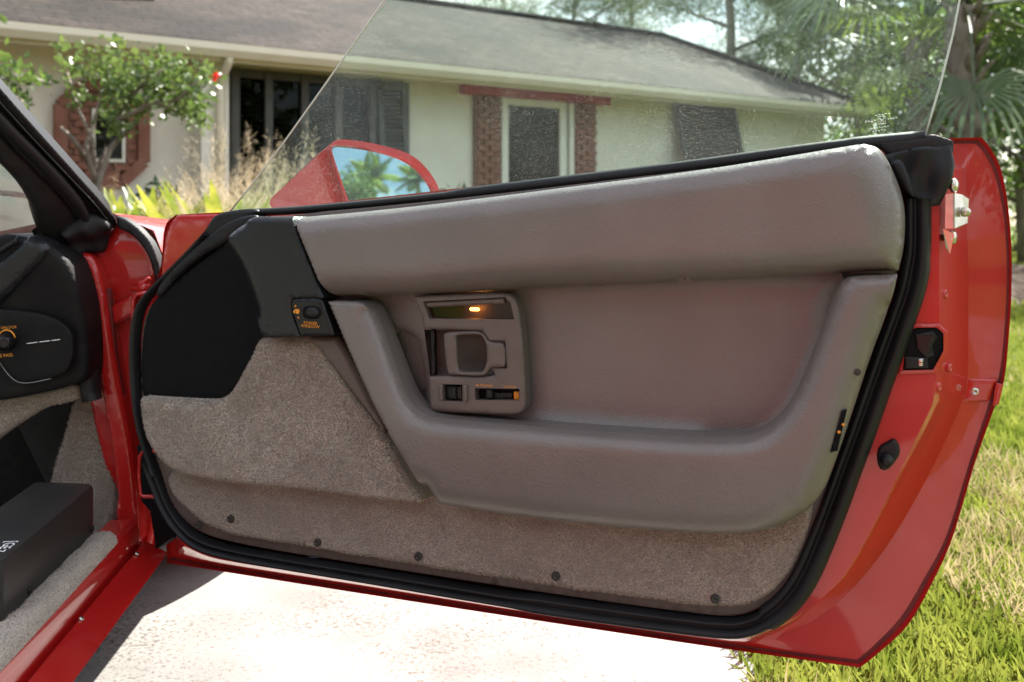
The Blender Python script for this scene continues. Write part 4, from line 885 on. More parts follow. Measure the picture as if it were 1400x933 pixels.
part('lock_slider', '~0.002 664,533!;672,533!;672,545!;664,545!', 0.048, 'black_plastic', sp=0.004, back=0.012)
part('lock_track', '~0.001 672,537!;700,537.5!;700,545.5!;672,545!', 0.040, 'black_plastic', sp=0.006, back=0.006)
part('lock_marker', '~0.001 702,536!;709,536!;709.5,546.5!;702.5,546.5!', 0.041, 'orange_print', sp=0.004, back=0.006)
text('lock_lettering', 'UNLOCK', D, 664, 527.4, 0.0508, 0.0046, 'orange_print', door, sx=1.1)
text('lock_lettering', 'LOCK', D, 695, 529.2, 0.0508, 0.0046, 'orange_print', door, sx=1.1)
mb = MB(); mb.put([D.at(a, b, 0.0508) for a, b in ((653.5, 525.6), (653.5, 528.6), (650.3, 527))], [(0, 1, 2)]); mb.build('lock_arrow', 'orange_print', door, smooth=False)
mb = MB(); mb.put([D.at(a, b, 0.0508) for a, b in ((702.5, 528), (702.5, 531), (705.5, 529.6))], [(0, 1, 2)]); mb.build('lock_arrow', 'orange_print', door, smooth=False)
# screws in the lower carpet
for sx_, sy_ in ((273, 718), (317, 709), (436, 741), (573, 760), (761, 787), (978, 818)):
    mb = MB(); mb.lathe(D.at(sx_, sy_, 0.0155), D.W, [(0.0060, 0.002), (0.0058, 0.0046), (0.0046, 0.0058), (0.0020, 0.0054), (0.0014, 0.004)], 14); mb.build('carpet_screw', 'screw_black', door)
mb = MB(); mb.lathe(D.at(1173, 509, 0.073), D.W, [(0.0036, 0), (0.0036, 0.004), (0.0018, 0.0035)], 12); mb.build('edge_screw', 'screw_black', door)
part('contact_slot', '~0.001 1151,562!;1158,561!;1145,617!;1135,619!', 0.0832, 'cavity_felt', sp=0.006, back=0.03)
for q in ((1153, 581), (1147, 591)):
    mb = MB(); mb.lathe(D.at(q[0], q[1], 0.0832), D.W, [(0.0020, 0), (0.0016, 0.001), (0.0006, 0.0014)], 10); mb.build('contact_pin', 'orange_print', door)
# seals
seal_prof = [(-1, -0.006), (-1, 0.006), (-0.86, 0.013), (-0.62, 0.015), (-0.42, 0.010), (-0.30, 0.006), (-0.12, 0.011), (0.15, 0.019), (0.5, 0.020), (0.82, 0.013), (1, 0.003), (1, -0.006)]
sweep('weatherstrip', D, '''1256,272;1256,300;1256,345;1248,395;1230,445;1213,492;1196,540;1177,595;1160,640;1143,688;1126,732;1106,780;1084,816;1055,842;1028,855;998,860;900,848;750,827.5;625,807;500,786;400,770;
316,755.5;272,742;246,716;230,690;219,660;207,630''', 0.004, seal_prof, [.014]*2+[.0155]*2+[.0160]*9+[.0118]*4+[.0092]*5+[.008]*4+[.006]*3, 'rubber', door)
sweep('front_seal', D, '''214,650;203,618;193,585;187,545;184,505;184,460;188,432;196,412;212,394;238,368;262,344;284,320''', 0.010, [(-1, -0.01), (-1, 0.004), (-0.5, 0.010), (0.4, 0.011), (1, 0.004), (1, -0.01)], [.0042]*9+[.004]*3, 'rubber', door)
sweep('belt_seal', D, '''325,292;400,288.5;480,281.5;600,269.5;700,257.5;830,242;950,227.5;1080,209;1150,200;1200,195.5;1265,189.5''', -0.006, [(-1, -0.01), (-1, 0.004), (-0.4, 0.009), (0.3, 0.010), (1, 0.002), (1, -0.01)], [.006]*3+[.0085]*5+[.0095]*3, 'rubber', door)
part('glass_run_cap', '''~0.004 1196,194!;1240,189.5!;1271,184!;1279,184!;1303,192!;1304,206!;1300,214;1250,212;1212,214''', 0.004, 'rubber', sp=0.006, back=0.05)
part('corner_boot', '''~0.004 1206,212!;1250,202!;1300,198!;1306,224!;1303,242!;1294,264;1285,281!;1268,283!;1256,276!;1240,262;1226,236''', 0.012, 'rubber', sp=0.005, back=0.05,
     fn=lambda u, v: 0.0035*np.sin(u*90+v*70)+0.0025*np.sin(u*190-v*60))
part('corner_boot_flap', '''~0.006 1216,224;1226,217;1235,220;1246,246;1252,272;1241,266;1228,246''', 0.028, 'rubber', sp=0.005, back=0.02)
# latch, screws, buffers and striker on the rear jamb
part('latch_added_rim', '''~0.002 1236,450!;1250,443!;1284,443!;1295,453!;1295,482!;1279,511!;1228,512!''', 0.0035, 'red_jamb', sp=0.005, back=0.006, holes=('1240,455!;1252,448!;1281,448!;1290,456!;1290,480!;1276,506!;1234,507!',))  # raised rim added so the flat black panel looks recessed
part('latch_dark_panel', '''~0.001 1240,455!;1252,448!;1281,448!;1290,456!;1290,480!;1276,506!;1234,507!''', 0.0005, 'cavity_felt', sp=0.006, back=0.006)  # flat black panel, its colour stands in for the shade in the latch hole
part('latch_fork', '''~0.003 1250,456!;1276,452!;1283,462!;1276,474!;1278,488!;1266,492!;1252,478!''', 0.0022, 'gloss_black', sp=0.004, back=0.004)
part('latch_lever', '''~0.002 1236,488!;1268,490!;1270,505!;1237,505!''', 0.0026, 'black_plastic', sp=0.004, back=0.005)
part('latch_catch', '''~0.001 1256,491!;1262,491!;1262,501!;1256,501!''', 0.0034, 'steel', sp=0.004, back=0.004)
JA = Frame(D.at(1290, 400, -0.05), D.U*0.55 - D.W*0.84, DV)
for q in ((1291, 402, -0.021), (1297, 503, -0.035), (1282, 529, -0.014)):
    p = D.at(q[0], q[1], q[2]); ax = (D.W*0.35 + D.U*0.94).normalized()
    mb = MB(); mb.lathe(p, ax, [(0.0062, -0.004), (0.0060, 0.0015), (0.0048, 0.0035), (0.0022, 0.0028), (0.0016, 0.0015)], 14); mb.build('jamb_screw', 'red_jamb', door)
mb = MB(); mb.lathe(D.at(1333, 535, -0.1005), D.W, [(0.0082, -0.001), (0.0078, 0.002), (0.0064, 0.0028), (0.0052, 0.0018), (0.0040, 0.0042), (0.0022, 0.0046), (0.0014, 0.003)], 20); mb.build('chrome_screw', 'steel', door)
part('buffer_pad', '''~0.004 1198,628;1201,612;1212,606;1222,600;1229,608;1231,622;1224,632;1214,644;1203,644''', 0.006, 'rubber', sp=0.004, back=0.008)
mb = MB(); mb.lathe(D.at(1212, 628, 0.006), D.W, [(0.0085, 0), (0.008, 0.006), (0.0052, 0.008), (0.0048, 0.013), (0.0028, 0.014)], 14); mb.build('buffer_stud', 'rubber', door)
part('jamb_plate', '''~0.003 1323,517!;1364,519!;1352,549!;1315,552!''', -0.0975, 'red_jamb', sp=0.006, back=0.008)
part('lip_tab', '''~0.001 1362,524!;1372,526!;1366,553!;1357,556!''', -0.093, 'red_jamb', sp=0.005, back=0.006)
# striker bracket: bent plate with bolts
ax = (D.U*0.80 + D.W*0.60).normalized(); side = DV.cross(ax).normalized()
mb = MB()
q = [D.at(a, b, w_) for a, b, w_ in ((1293, 266, .010), (1305, 264.5, .012), (1305, 312.5, .012), (1292, 313, .010))]
q2 = [p - D.W*0.004 + D.U*0.001 for p in q]
mb.put(q+q2, [(0, 1, 2, 3), (4, 7, 6, 5), (0, 4, 5, 1), (1, 5, 6, 2), (2, 6, 7, 3), (3, 7, 4, 0)])
q = [D.at(a, b, w_) for a, b, w_ in ((1305.3, 264.5, .0125), (1315, 266, -.012), (1324.5, 272.5, -.03), (1323, 305, -.03), (1312, 312.5, -.012), (1305.3, 312.5, .0125))]
q2 = [p - D.U*0.004 - D.W*0.002 for p in q]; n6 = 6
mb.put(q+q2, [tuple(range(6)), tuple(range(11, 5, -1))] + [(i, (i+1) % 6, 6+(i+1) % 6, 6+i) for i in range(6)])
mb.build('striker_bracket', 'steel', door, smooth=False)
mb = MB(); mb.lathe(D.at(1317, 290, -0.010), (D.U*0.8+D.W*0.6), [(0.006, 0), (0.0055, 0.006), (0.003, 0.008)], 14); mb.build('striker_pin', 'zinc', door)
for a, b in ((1302, 254), (1300, 325)):
    mb = MB(); mb.lathe(D.at(a, b, -0.006), (D.U*0.9+D.W*0.43), [(0.0042, -0.012), (0.0042, 0.0), (0.0085, 0.0), (0.0085, 0.004), (0.006, 0.0055)], 14); mb.build('striker_bolt', 'zinc', door)
mb = MB(); q = [D.at(a, b, w_) for a, b, w_ in ((1289, 313, .003), (1305, 320, .003), (1299, 348, 0.002), (1293, 338, .003))]; q2 = [p-D.W*0.003 for p in q]
mb.put(q+q2, [(0, 1, 2, 3), (4, 7, 6, 5), (0, 4, 5, 1), (1, 5, 6, 2), (2, 6, 7, 3), (3, 7, 4, 0)]); mb.build('striker_tab', 'zinc', door, smooth=False)
# hinge frames at the front of the door
for pts in (((206, 400), (188, 402), (183, 410), (182, 440), (183, 462)), ((213, 617), (196, 617), (191, 624), (190, 650), (192, 676), (197, 679), (214, 679))):
    mb = MB(); mb.tube([D.at(a, b, 0.004) for a, b in pts], 0.0032, 8); mb.build('hinge_frame', 'red_jamb', door)
part('hinge_cover', '''~0.003 186,610!;216,612!;228,690!;236,735!;212,752!;204,700!;192,686!''', -0.03, 'cavity_felt', sp=0.01, back=0.03)
# window pane and its etched mark
GF = Frame(D.at(700, 262, -0.028), D.U, (DV*1.0 - D.W*0.12)); 
panel('window_glass', GF, '''1262,196!;1285,118;1303,46;1318,-30;1330,-110!;900,-120!;640,-90!;590,-52;526,0;430,136;340,258;310,296!;350,306!;700,268!;1100,214!''', 0.0, 'door_glass', door, sp=0.03, back=0.0045, it=1)
for x0, y0, x1, y1, k in ((1196, 158.5, 1218, 155, 5), (1182, 167.5, 1198, 165, 4), (1213, 163.5, 1227, 161, 4), (1190, 176.5, 1216, 172.5, 7), (1192, 180.5, 1212, 177.5, 5)):
    mb = MB()                                           # rows of tiny unreadable strokes
    for q in range(k):
        t0, t1 = (q+.12)/k, (q+.78)/k; mb.tube([GF.at(x0+(x1-x0)*t0, y0+(y1-y0)*t0 - .8*(q % 2), 0.0008), GF.at(x0+(x1-x0)*t1, y0+(y1-y0)*t1 + .4*(q % 3), 0.0008)], 0.0005, 4)
    mb.build('etched_mark', 'etch', door)
mb = MB(); 
for e0, e1 in (((1200, 160), (1210, 159)), ((1210, 159), (1211, 169)), ((1211, 169), (1201, 170)), ((1201, 170), (1200, 160)), ((1202, 162), (1209, 167)), ((1209, 161), (1203, 168))):
    mb.tube([GF.at(*e0, 0.0008), GF.at(*e1, 0.0008)], 0.0004, 4)
mb.build('etched_mark', 'etch', door)
for nm_, pth in (('glass_edge', ((312, 292), (340, 258), (385, 199), (430, 136), (478, 68), (526, 0), (588, -50))), ('glass_edge', ((1263, 194), (1274, 155), (1285, 118), (1303, 46), (1316, -20), (1328, -90)))):
    mb = MB(); mb.tube([GF.at(a, b, 0.0006) for a, b in pth], 0.0013, 6); mb.build(nm_, 'edge_glass', door)
# door mirror: wedge housing outside the glass, mirror facing back
MY = 1.78
MWH = Vector((math.sin(R(26)), -math.cos(R(26)), 0))
MF = Frame(P(525, 240, MY), Vector((math.cos(R(26)), math.sin(R(26)), 0)), DV*math.cos(R(6)) - MWH*math.sin(R(6)))
MW = MF.W; MB_ = D.W*-1
rim = smooth_loop(parse('''450,199;458,192;470,190.5;500,194;530,201;555,208;574,220;588,236;598,252;604,272!;604,290!;480,295!;474,275;462,240'''), True, 2)
rin = smooth_loop(parse('''452,202.5;458,198.5;470,199;500,202.5;530,209;553,217;571,228;584,243;593,258;597,275!;597,289!;482,291!;476,274;464,238'''), True, 2)
fr_ = [MF.at(p[0], p[1], 0.0) for p in rim]; fi_ = [MF.at(p[0], p[1], 0.0) for p in rin]; fd_ = [p - MW*0.012 for p in fi_]
back_pt = [(p - MW*0.10).lerp(P(500, 250, MY) - MW*0.10, 0.35) for p in fr_]; mid_pt = [(p - MW*0.05).lerp(P(510, 245, MY) - MW*0.05, 0.08) for p in fr_]
n = len(rim); vv = fd_ + fi_ + fr_ + mid_pt + back_pt; ff = []
for lvl in range(4):
    ff += [(lvl*n+i, lvl*n+(i+1) % n, (lvl+1)*n+(i+1) % n, (lvl+1)*n+i) for i in range(n)]
ff.append(tuple(range(4*n, 5*n)))
add('mirror_housing', vv, ff, 'red_paint', door, sharp=40)
mb = MB()                                               # front wedge of the housing, towards the pane
w1 = [P(452, 197, MY), P(462, 191.5, MY+.01), P(482, 296, MY), P(368, 279, 1.70), P(371, 271, 1.71), P(376, 290, 1.69), P(430, 214, 1.86), P(380, 285, 1.80)]
mb.put(w1, [(0, 4, 3, 5, 2), (0, 1, 6, 4), (4, 6, 7, 3), (1, 2, 7, 6), (3, 7, 5), (5, 7, 2), (0, 2, 1)]); mb.build('mirror_foot', 'red_paint', door, smooth=False)
add('mirror_rim', fd_ + [p - MW*0.010 for p in fi_] + [p.lerp(P(530, 245, MY), .03) - MW*0.009 for p in fi_], [(a*n+i, a*n+(i+1) % n, (a+1)*n+(i+1) % n, (a+1)*n+i) for a in (0, 1) for i in range(n)], 'gloss_black', door)
add('mirror_glass', [p - MW*0.0095 + MW*0.0*0 for p in fi_], [tuple(range(n))], 'mirror', door, smooth=False)
MIR_N = MW
# ------------------------------------------------------------------ the car's body round the door opening
def body_part(name, fr, outline, w, m, parent=None, **kw): return panel(name, fr, outline, w, m, parent or car, **kw)
FR = lambda Y: Frame(P(200, 400, Y), (1, 0, 0), (0, 0, 1))
# sill: one section swept along the car
SEC = [(-0.660, 0.225), (-0.560, 0.260), (-0.545, 0.2645), (-0.543, 0.267), (-0.546, 0.270), (-0.576, 0.286), (-0.580, 0.288), (-0.5835, 0.286), (-0.585, 0.279), (-0.588, 0.279), (-0.590, 0.288), (-0.590, 0.306), (-0.594, 0.320), (-0.602, 0.325), (-0.640, 0.322), (-0.640, 0.20)]
v = []; f = []; ns = len(SEC); ts = [-1.3, -0.6, -0.1, 0.2, 0.33, 0.38]
for t in ts:
    for x, z in SEC: v.append(Vector((x, 1.3, z)) + CARF*t)
for i in range(len(ts)-1):
    for k in range(ns-1): f.append((i*ns+k, i*ns+k+1, (i+1)*ns+k+1, (i+1)*ns+k))
f += [tuple(range(ns)), tuple(range((len(ts)-1)*ns, len(ts)*ns))[::-1]]
sill = add('door_sill', v, f, 'red_paint', car, sharp=35)
for q in ((111, 846), (187, 757)):
    mb = MB(); Yq = (HC-0.289)/((q[1]-HOR)/F); mb.lathe(P(q[0], q[1], Yq), (0.4, -0.1, 1), [(0.004, -0.002), (0.004, 0.001), (0.002, 0.002)], 10); mb.build('sill_screw', 'steel', sill)
# carpet over the inner sill
CS = [(-0.594, 0.320), (-0.597, 0.331), (-0.604, 0.338), (-0.616, 0.340), (-0.632, 0.335), (-0.660, 0.328), (-0.78, 0.31), (-0.95, 0.22)]
v = []; f = []; ns = len(CS); ts = np.linspace(-1.2, 0.27, 50)
for t in ts:
    for k, (x, z) in enumerate(CS):
        w_ = 0.0025*math.sin(t*90+k)*math.sin(t*37) if 0 < k < ns-1 else 0; v.append(Vector((x, 1.3, z+w_)) + CARF*t)
for i in range(len(ts)-1):
    for k in range(ns-1): f.append((i*ns+k, i*ns+k+1, (i+1)*ns+k+1, (i+1)*ns+k))
sc_ = add('sill_carpet', v, f, 'tan_carpet', car); add_pile(sc_, v, f, 'tan_carpet', 60000, .004, (0.3, -.3, 1), car)
# black box standing on the inner sill
BX = lambda s_, t, z: Vector((s_, 1.3, z)) + CARF*t
sec = [(-0.633, 0.322), (-0.633, 0.404), (-0.6345, 0.410), (-0.640, 0.413), (-0.720, 0.416), (-0.726, 0.414), (-0.726, 0.30)]
v = []; f = []; ns = len(sec); ts = [-0.076, -0.072, 0.05, 0.25, 0.270, 0.276, 0.278]; shr = [1, 1, 1, 1, 1, 0.94, 0.85]
for t, k_ in zip(ts, shr):
    for x, z in sec: v.append(BX(-0.72+(x+0.72)*k_, t, 0.36+(z-0.36)*k_))
for i in range(len(ts)-1):
    for k in range(ns-1): f.append((i*ns+k, i*ns+k+1, (i+1)*ns+k+1, (i+1)*ns+k))
f += [tuple(range(ns)), tuple(range((len(ts)-1)*ns, len(ts)*ns))[::-1]]
box = add('equipment_box', v, f, 'box_vinyl', car, sharp=40); box['label'] = 'black box with white lettering on the carpeted sill'
BT = Frame(BX(-0.70, 0.0, 0.4172), CARF, -CARR)
TU, TV = CARF, CARR
class Flat(Frame):
    def __init__(s, O, U, V): s.O = Vector(O); s.U = Vector(U).normalized(); s.V = Vector(V).normalized(); s.W = s.U.cross(s.V).normalized()
BT = Flat(BX(-0.70, 0.0, 0.4178), -CARF, CARR)
text('box_lettering', '[GE', BT, 11, 745, 0.0006, 0.020, 'white_print', box)
text('box_lettering', '-7', BT, 0, 752, 0.0006, 0.020, 'white_print', box)
for q in ((125, 723), (40, 807)):
    s_ = -0.634; d_ = ray(*q); t_ = (Vector((s_, 1.3, 0)).dot(CARR) + 0.001)/d_.dot(CARR); p = CAM + d_*t_
    mb = MB(); mb.lathe(p, CARR, [(0.005, -0.001), (0.0048, 0.002), (0.003, 0.0032), (0.0012, 0.0022)], 12); mb.build('box_screw', 'gloss_black', box)
# hinge pillar
body_part('hinge_pillar', FR(1.74), '''~0.010 100,338!;150,318!;160,300!;185,312!;204,330;216,356;222,400!;212,560!;214,700!;206,752!;188,748!;172,712;165,690!;140,640!;120,540!;110,430!''', 0, 'red_paint', sp=0.012, back=0.06,
          fn=lambda u, v: 0.004*np.sin(v*22))
body_part('pillar_flange', FR(1.70), '''~0.008 104,346!;122,346;134,372;142,402;148,450;154,490;166,550;176,598;183,650;187,700;189,742!;176,752!;160,735!;157,700!;160,680!;152,610;138,540;130,470;124,410;114,372''', 0, 'red_paint', sp=0.008, back=0.05,
          fn=lambda u, v: 0.003*np.sin(v*40)*0)
body_part('pillar_shadow_gap', FR(1.715), '''143,395!;150,395!;158,480!;176,580!;186,650!;192,742!;186,742!;180,650!;170,580!;152,490!''', 0.001, 'groove_dark_red', sp=0.02, back=0.01)  # dark strip whose colour stands in for the shadowed gap beside the flange
body_part('pillar_gasket', FR(1.725), '''~0.005 157,296!;166,297;186,310;203,328;214,352;220,376;221,402!;213,402!;210,376;203,352;192,334;178,320;160,312!''', 0.012, 'rubber', sp=0.006, back=0.03)
body_part('pillar_step', FR(1.72), '''~0.006 150,420!;182,402!;184,430!;152,446!''', 0.003, 'red_paint', sp=0.008, back=0.02)
mb = MB(); mb.lathe(P(197, 394, 1.70), (0.3, -0.95, 0.1), [(0.011, -0.01), (0.011, 0.004), (0.007, 0.004), (0.007, 0.010)], 12); mb.build('hinge_bolt', 'red_jamb', car)
mb = MB(); mb.tube([P(180, 388, 1.70), P(196, 386, 1.70), P(205, 380, 1.70)], 0.004, 8); mb.tube([P(180, 396, 1.70), P(196, 395, 1.70), P(206, 390, 1.70)], 0.004, 8); mb.build('door_hinge', 'red_jamb', car)
# front wing, bonnet and wheel beyond the door
secs = []
for t, zt, so in ((0.0, .845, -.400), (0.5*.25, .840, -.385), (0.48, .828, -.372), (0.8, .80, -.365), (1.3, .74, -.38), (1.75, .64, -.45), (2.0, .50, -.56)):
    base = CARR*0 + CARF*(1.80+t)
    row = [(so-.06, .22), (so-.005, .27), (so+.03, .42), (so+.035, .52), (so+.005, .60), (so-.010, .70), (so-.05, zt-.035), (so-.12, zt-.004), (so-.22, zt), (so-.55, zt+.03), (so-1.0, zt+.03), (so-1.35, zt)]
    if t > 1.5: row = [(a, min(b, zt)) for a, b in row]
    row = [(a, b - (.10 if a < so-.3 else 0)) for a, b in row]
    secs.append([CARR*a + CARF*(1.80+t+(min(.45, max(0, so-.12-a)*2.5) if t == 0 else 0)) + Vector((0, 0, b)) for a, b in row])
v = [p for s_ in secs for p in s_]; n = len(secs[0]); f = [(i*n+k, i*n+k+1, (i+1)*n+k+1, (i+1)*n+k) for i in range(len(secs)-1) for k in range(n-1)]; f += [tuple(range((len(secs)-1)*n, len(secs)*n))]
add('front_wing', v, f, 'red_paint', car, sharp=50)
wc = CARR*(-0.49) + CARF*2.62 + Vector((0, 0, .32))
mb = MB(); mb.lathe(wc, CARR, [(0.21, -.11), (0.30, -.11), (0.32, -.08), (0.32, .08), (0.30, .11), (0.21, .11), (0.20, .06), (0.05, .07)], 36); whl = mb.build('wheel', 'tyre', car)
mb = MB(); mb.lathe(wc + CARR*.05, CARR, [(0.205, -.10), (0.205, .055), (0.19, .05), (0.17, .02), (0.06, .03), (0.05, .05)], 24); mb.build('rim', 'steel', whl)
# underbody and cabin floor so that the car shades the ground and the footwell
mb = MB(); mb.box(CARR*(-1.05) + CARF*1.2 + Vector((0, 0, .215)), (0.58, 1.6, 0.03), CARR, CARF, (0, 0, 1)); mb.build('underbody', 'footwell_dark', car)
mb = MB(); mb.box(CARR*(-1.2) + CARF*1.95 + Vector((0, 0, .42)), (0.68, 0.01, 0.22), CARR, CARF, (0, 0, 1)); mb.build('bulkhead', 'footwell_dark', car)
# footwell carpets
body_part('kick_carpet', FR(1.745), '''~0.010 66,668!;74,634;86,596;96,560;104,546!;137,545!;146,590;158,660;160,690;150,726!;132,745!;60,745!''', 0, 'grey_carpet', sp=0.010, back=0.02, fn=lambda u, v: 0.004*np.sin(u*40)*np.sin(v*30), pile=12000, pile_len=.005)
body_part('dash_carpet', FR(1.68), '''~0.008 -60,552!;0,546;60,536;104,524;110,540;100,550;62,556;30,575;0,596;-60,640!''', 0, 'tan_carpet', sp=0.010, back=0.03, pile=8000, pile_len=.004)
body_part('footwell_dark_sheet', FR(1.86), '''-120,540!;110,540!;110,760!;-120,800!''', 0, 'footwell_dark', sp=0.05, back=0.02, fn=lambda u, v: 0.01*np.sin(u*30+v*20))  # upright dark sheet, its colour stands in for the shade deep in the footwell
# dashboard end
dash = body_part('dashboard', FR(1.62), '''~0.010 -140,400!;-40,352;0,318;30,322;62,330;88,352;102,390;110,430;114,480;113,520;~0.006 104,526!;60,538;0,549;-140,560!''', 0, 'dash_plastic', sp=0.012, back=0.10,
                 fn=lambda u, v: 0.010*np.sin(v*14)+0.004*np.sin(u*20))
body_part('dash_roll', FR(1.60), '''~0.016 -80,425!;0,352;36,322!;56,330!;66,345;40,372;0,412;-80,490!''', 0, 'black_leather', dash, sp=0.008, back=0.06)
body_part('access_panel', FR(1.6085), '''~0.003 -40,420!;60,428;96,450;100,480;94,505;80,516;36,525;22,522;8,508;-6,488;-40,470!''', 0, 'dash_plastic', dash, sp=0.010, back=0.012)
sweep('panel_edge', FR(1.602), '-6,488;2,500;12,514;24,523.5;40,524.5;70,518', 0, [(-1, -.001), (-.5, .001), (.5, .001), (1, -.001)], [.0003, .0004, .0006, .0008, .0010, .0009], 'line_grey', dash, sp=0.006)
for a in ((36.5, 470, 51, 468.2), (53.5, 468, 68, 466.2), (70, 466, 82, 464.4)):
    mb = MB(); mb.tube([P(a[0], a[1], 1.597), P(a[2], a[3], 1.597)], 0.0007, 6); mb.build('panel_mark', 'white_print', dash)
mb = MB(); mb.lathe(P(8.5, 468, 1.60), (0.25, -0.97, 0.05), [(0.015, 0), (0.014, 0.006), (0.0105, 0.008), (0.010, 0.018), (0.006, 0.019)], 20)
mb.build('lock_knob', 'gloss_black', dash)
mb = MB(); mb.tube([P(9+12.2*math.sin(R(q)), 466-14.5*math.cos(R(q)), 1.596) for q in range(-75, 76, 15)], 0.0012, 6); mb.build('knob_arc', 'orange_print', dash)
text('knob_lettering', 'UNLOCK', FR(1.596), 12, 448, 0, 0.0062, 'orange_print', dash, rot=0.06)
text('knob_lettering', 'GLOVE PASS.', FR(1.596), 1, 487, 0, 0.0072, 'orange_print', dash, rot=0.10)
for k in range(9):                                      # defroster outlet
    mb = MB(); a = (-8+k*3.6, 349-k*2.2); mb.tube([P(a[0], a[1], 1.60), P(a[0]+3, a[1]-7, 1.615), P(a[0]+10, a[1]-9+k*.2, 1.65)], 0.0030, 6); mb.build('vent_rib', 'rubber', dash)
mb = MB(); mb.lathe(P(118, 511, 1.668), (0.2, -1, 0), [(0.010, -0.004), (0.010, 0.003), (0.007, 0.005)], 14); mb.build('seal_button', 'black_plastic', car)
# windscreen pillar
pa, pb, pc = P(150, 310, 1.72), P(0, 128, 1.46), P(0, 300, 1.60)
PF = Frame(pa, pb-pa, (pc-pa).cross(pb-pa).cross(pb-pa))
body_part('pillar_outer_trim', PF, '''~0.006 -120,-20!;0,123;60,190;120,257;157,298;162,312!;152,316!;132,290;60,212;0,146;-120,10!''', 0.004, 'pillar_black', sp=0.010, back=0.05)
body_part('pillar_channel', PF, '''~0.003 -120,0!;0,138;60,204;136,288;152,312;148,330!;118,312!;90,280;40,232;0,190;-120,60!''', -0.004, 'rubber', sp=0.010, back=0.05, fn=lambda u, v: 0.003*np.sin(v*150))
sweep('pillar_bright_edge', PF, '-120,8;0,141;50,196;100,248;135,285;152,310', 0.006, [(-1, -.002), (-.3, .002), (.3, .002), (1, -.002)], .0016, 'rubber', car)
sweep('pillar_seal', PF, '-120,30;0,166;45,210;80,246;104,274;114,290;120,305', 0.004, [(-1, -.008), (-.8, .004), (-.2, .010), (.4, .009), (.9, .002), (1, -.008)], [.011, .011, .011, .0105, .009, .008, .005], 'rubber', car)
body_part('pillar_inner_trim', PF, '''~0.014 -120,60!;0,184;36,220;70,254;100,286;112,312!;108,345!;82,350!;58,330;46,305;45,290;28,258;0,228;-120,120!''', 0.006, 'black_plastic', sp=0.008, back=0.04)
body_part('pillar_foot', PF, '''~0.012 84,322!;108,308;130,300;148,306;156,318;154,332;142,347;132,352;118,346;108,350;92,348!''', 0.018, 'rubber', sp=0.006, back=0.06, fn=lambda u, v: 0.004*np.sin(u*120+v*60)+0.003*np.sin(v*170))
sweep('opening_seal', FR(1.67), '''52,312;66,332;80,356;94,388;104,420;112,462;118,505;124,548''', 0, [(-1, -.012), (-.9, .004), (-.4, .010), (.3, .011), (.85, .004), (1, -.012)], [.012, .014, .015, .016, .016, .016, .015, .015], 'rubber', car)
# windscreen, wiper and bonnet seen through it
WF = Frame(P(0, 300, 1.95), (1, -0.2, 0), (-.2, -0.7, 0.7))
panel('windscreen', WF, '''-160,120!;0,205!;60,280!;62,330!;0,352!;-160,360!''', 0, 'windscreen_glass', car, sp=0.05, back=0.004)
mb = MB(); mb.tube([P(-60, 259, 2.02), P(0, 263.5, 2.0), P(44, 268, 1.98)], 0.006, 8); mb.build('wiper_arm', 'black_plastic', car)

# seat and rear quarter of the car, beside the viewer
mb = MB(); mb.box(CARR*(-.82) + CARF*.72 + Vector((0, 0, .36)), (.24, .26, .07), CARR, CARF, (0, 0, 1), .05); seat = mb.build('seat', 'grey_leather', car)
mb = MB(); ZB = (CARF*(-.42) + Vector((0, 0, .9))).normalized(); mb.box(CARR*(-.82) + CARF*.30 + Vector((0, 0, .68)), (.24, .07, .34), CARR, CARR.cross(ZB)*-1, ZB, .05); mb.build('backrest', 'grey_leather', seat)
v = []; rows = []
for t, zt, so in ((0.12, .84, -.40), (-.25, .88, -.36), (-.8, .92, -.34), (-1.4, .90, -.36), (-1.75, .80, -.46)):
    rows.append([CARR*a + CARF*t + Vector((0, 0, b)) for a, b in ((so-.05, .22), (so, .30), (so+.03, .50), (so, .66), (so-.05, zt-.05), (so-.14, zt), (so-.5, zt+.02), (so-1.2, zt+.02))])
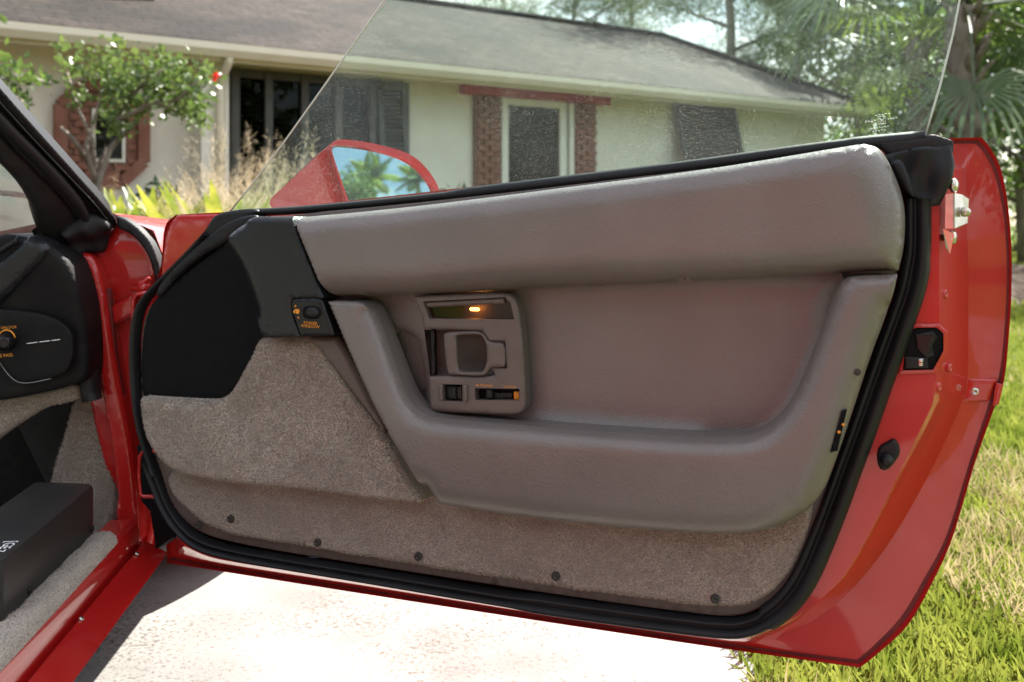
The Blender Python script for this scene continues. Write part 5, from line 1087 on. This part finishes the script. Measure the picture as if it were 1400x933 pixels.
v = [p for r_ in rows for p in r_]; n = 8; f = [(i*n+k, i*n+k+1, (i+1)*n+k+1, (i+1)*n+k) for i in range(len(rows)-1) for k in range(n-1)] + [tuple(range(n)), tuple(range(len(v)-n, len(v)))[::-1]]
add('rear_quarter', v, f, 'red_paint', car, sharp=50)
# ------------------------------------------------------------------ palms that the door mirror shows
mp = P(525, 240, MY); vd = ray(525, 240).normalized()
def mirrored(px, py, dist):
    p = MF.at(px, py, 0); d = (p-CAM).normalized(); r_ = d - MF.W*2*d.dot(MF.W); return p + r_*dist
c1 = mirrored(509, 238, 34.0); feather_palm((c1.x, c1.y, 0), c1.z-.9, 'tall feather palm standing behind the photographer, seen in the mirror', 15, 1.25, rg, lean=0.0)
c2 = mirrored(571, 247, 36.0); feather_palm((c2.x, c2.y, 0), c2.z-.7, 'second feather palm at the edge of the mirror', 13, 1.15, rg, lean=0.0)
c3 = mirrored(482, 268, 32.0); limb_tree('broadleaf_tree', (c3.x, c3.y, 0), 'round leafy tree behind the photographer, low in the mirror', 'trees behind the photographer', c3.z-.3, 2.4, 10, 'leaf_mid', 'bark', rg, tr=.12, leaf=.2, clump_r=.8, per=200, first=.15)

# unseen trees hinted at by the mirror, added to dim the low sky light
rg2 = np.random.default_rng(23)
for k, (x, y, h, sp_, lm) in enumerate(((-9, -9, 6.0, 2.6, 'leaf_mid'), (-4, -13, 7.0, 2.8, 'leaf_dark'), (1.5, -11, 6.2, 2.6, 'leaf_mid'), (6, -14, 6.5, 2.6, 'leaf_dark'), (-13, -4, 6.5, 2.8, 'leaf_dark'), (-12, 2.5, 6.0, 2.6, 'leaf_mid'), (13, -2, 6.0, 2.5, 'leaf_mid'))):
    limb_tree('broadleaf_tree', (x, y, 0), ('unseen leafy tree behind the rear bumper of the car', 'unseen dark tree behind the car', 'unseen leafy tree straight behind the photographer', 'unseen dark tree behind the photographer on the right', 'unseen dark tree left of the car', 'unseen leafy tree beyond the bonnet on the left', 'unseen leafy tree on the lawn right of the photographer')[k],
              'trees behind the photographer', h, sp_, 11, lm, 'bark', rg2, tr=.16, leaf=.3, aspect=.55, clump_r=1.15, per=130, first=.1, sub=3)
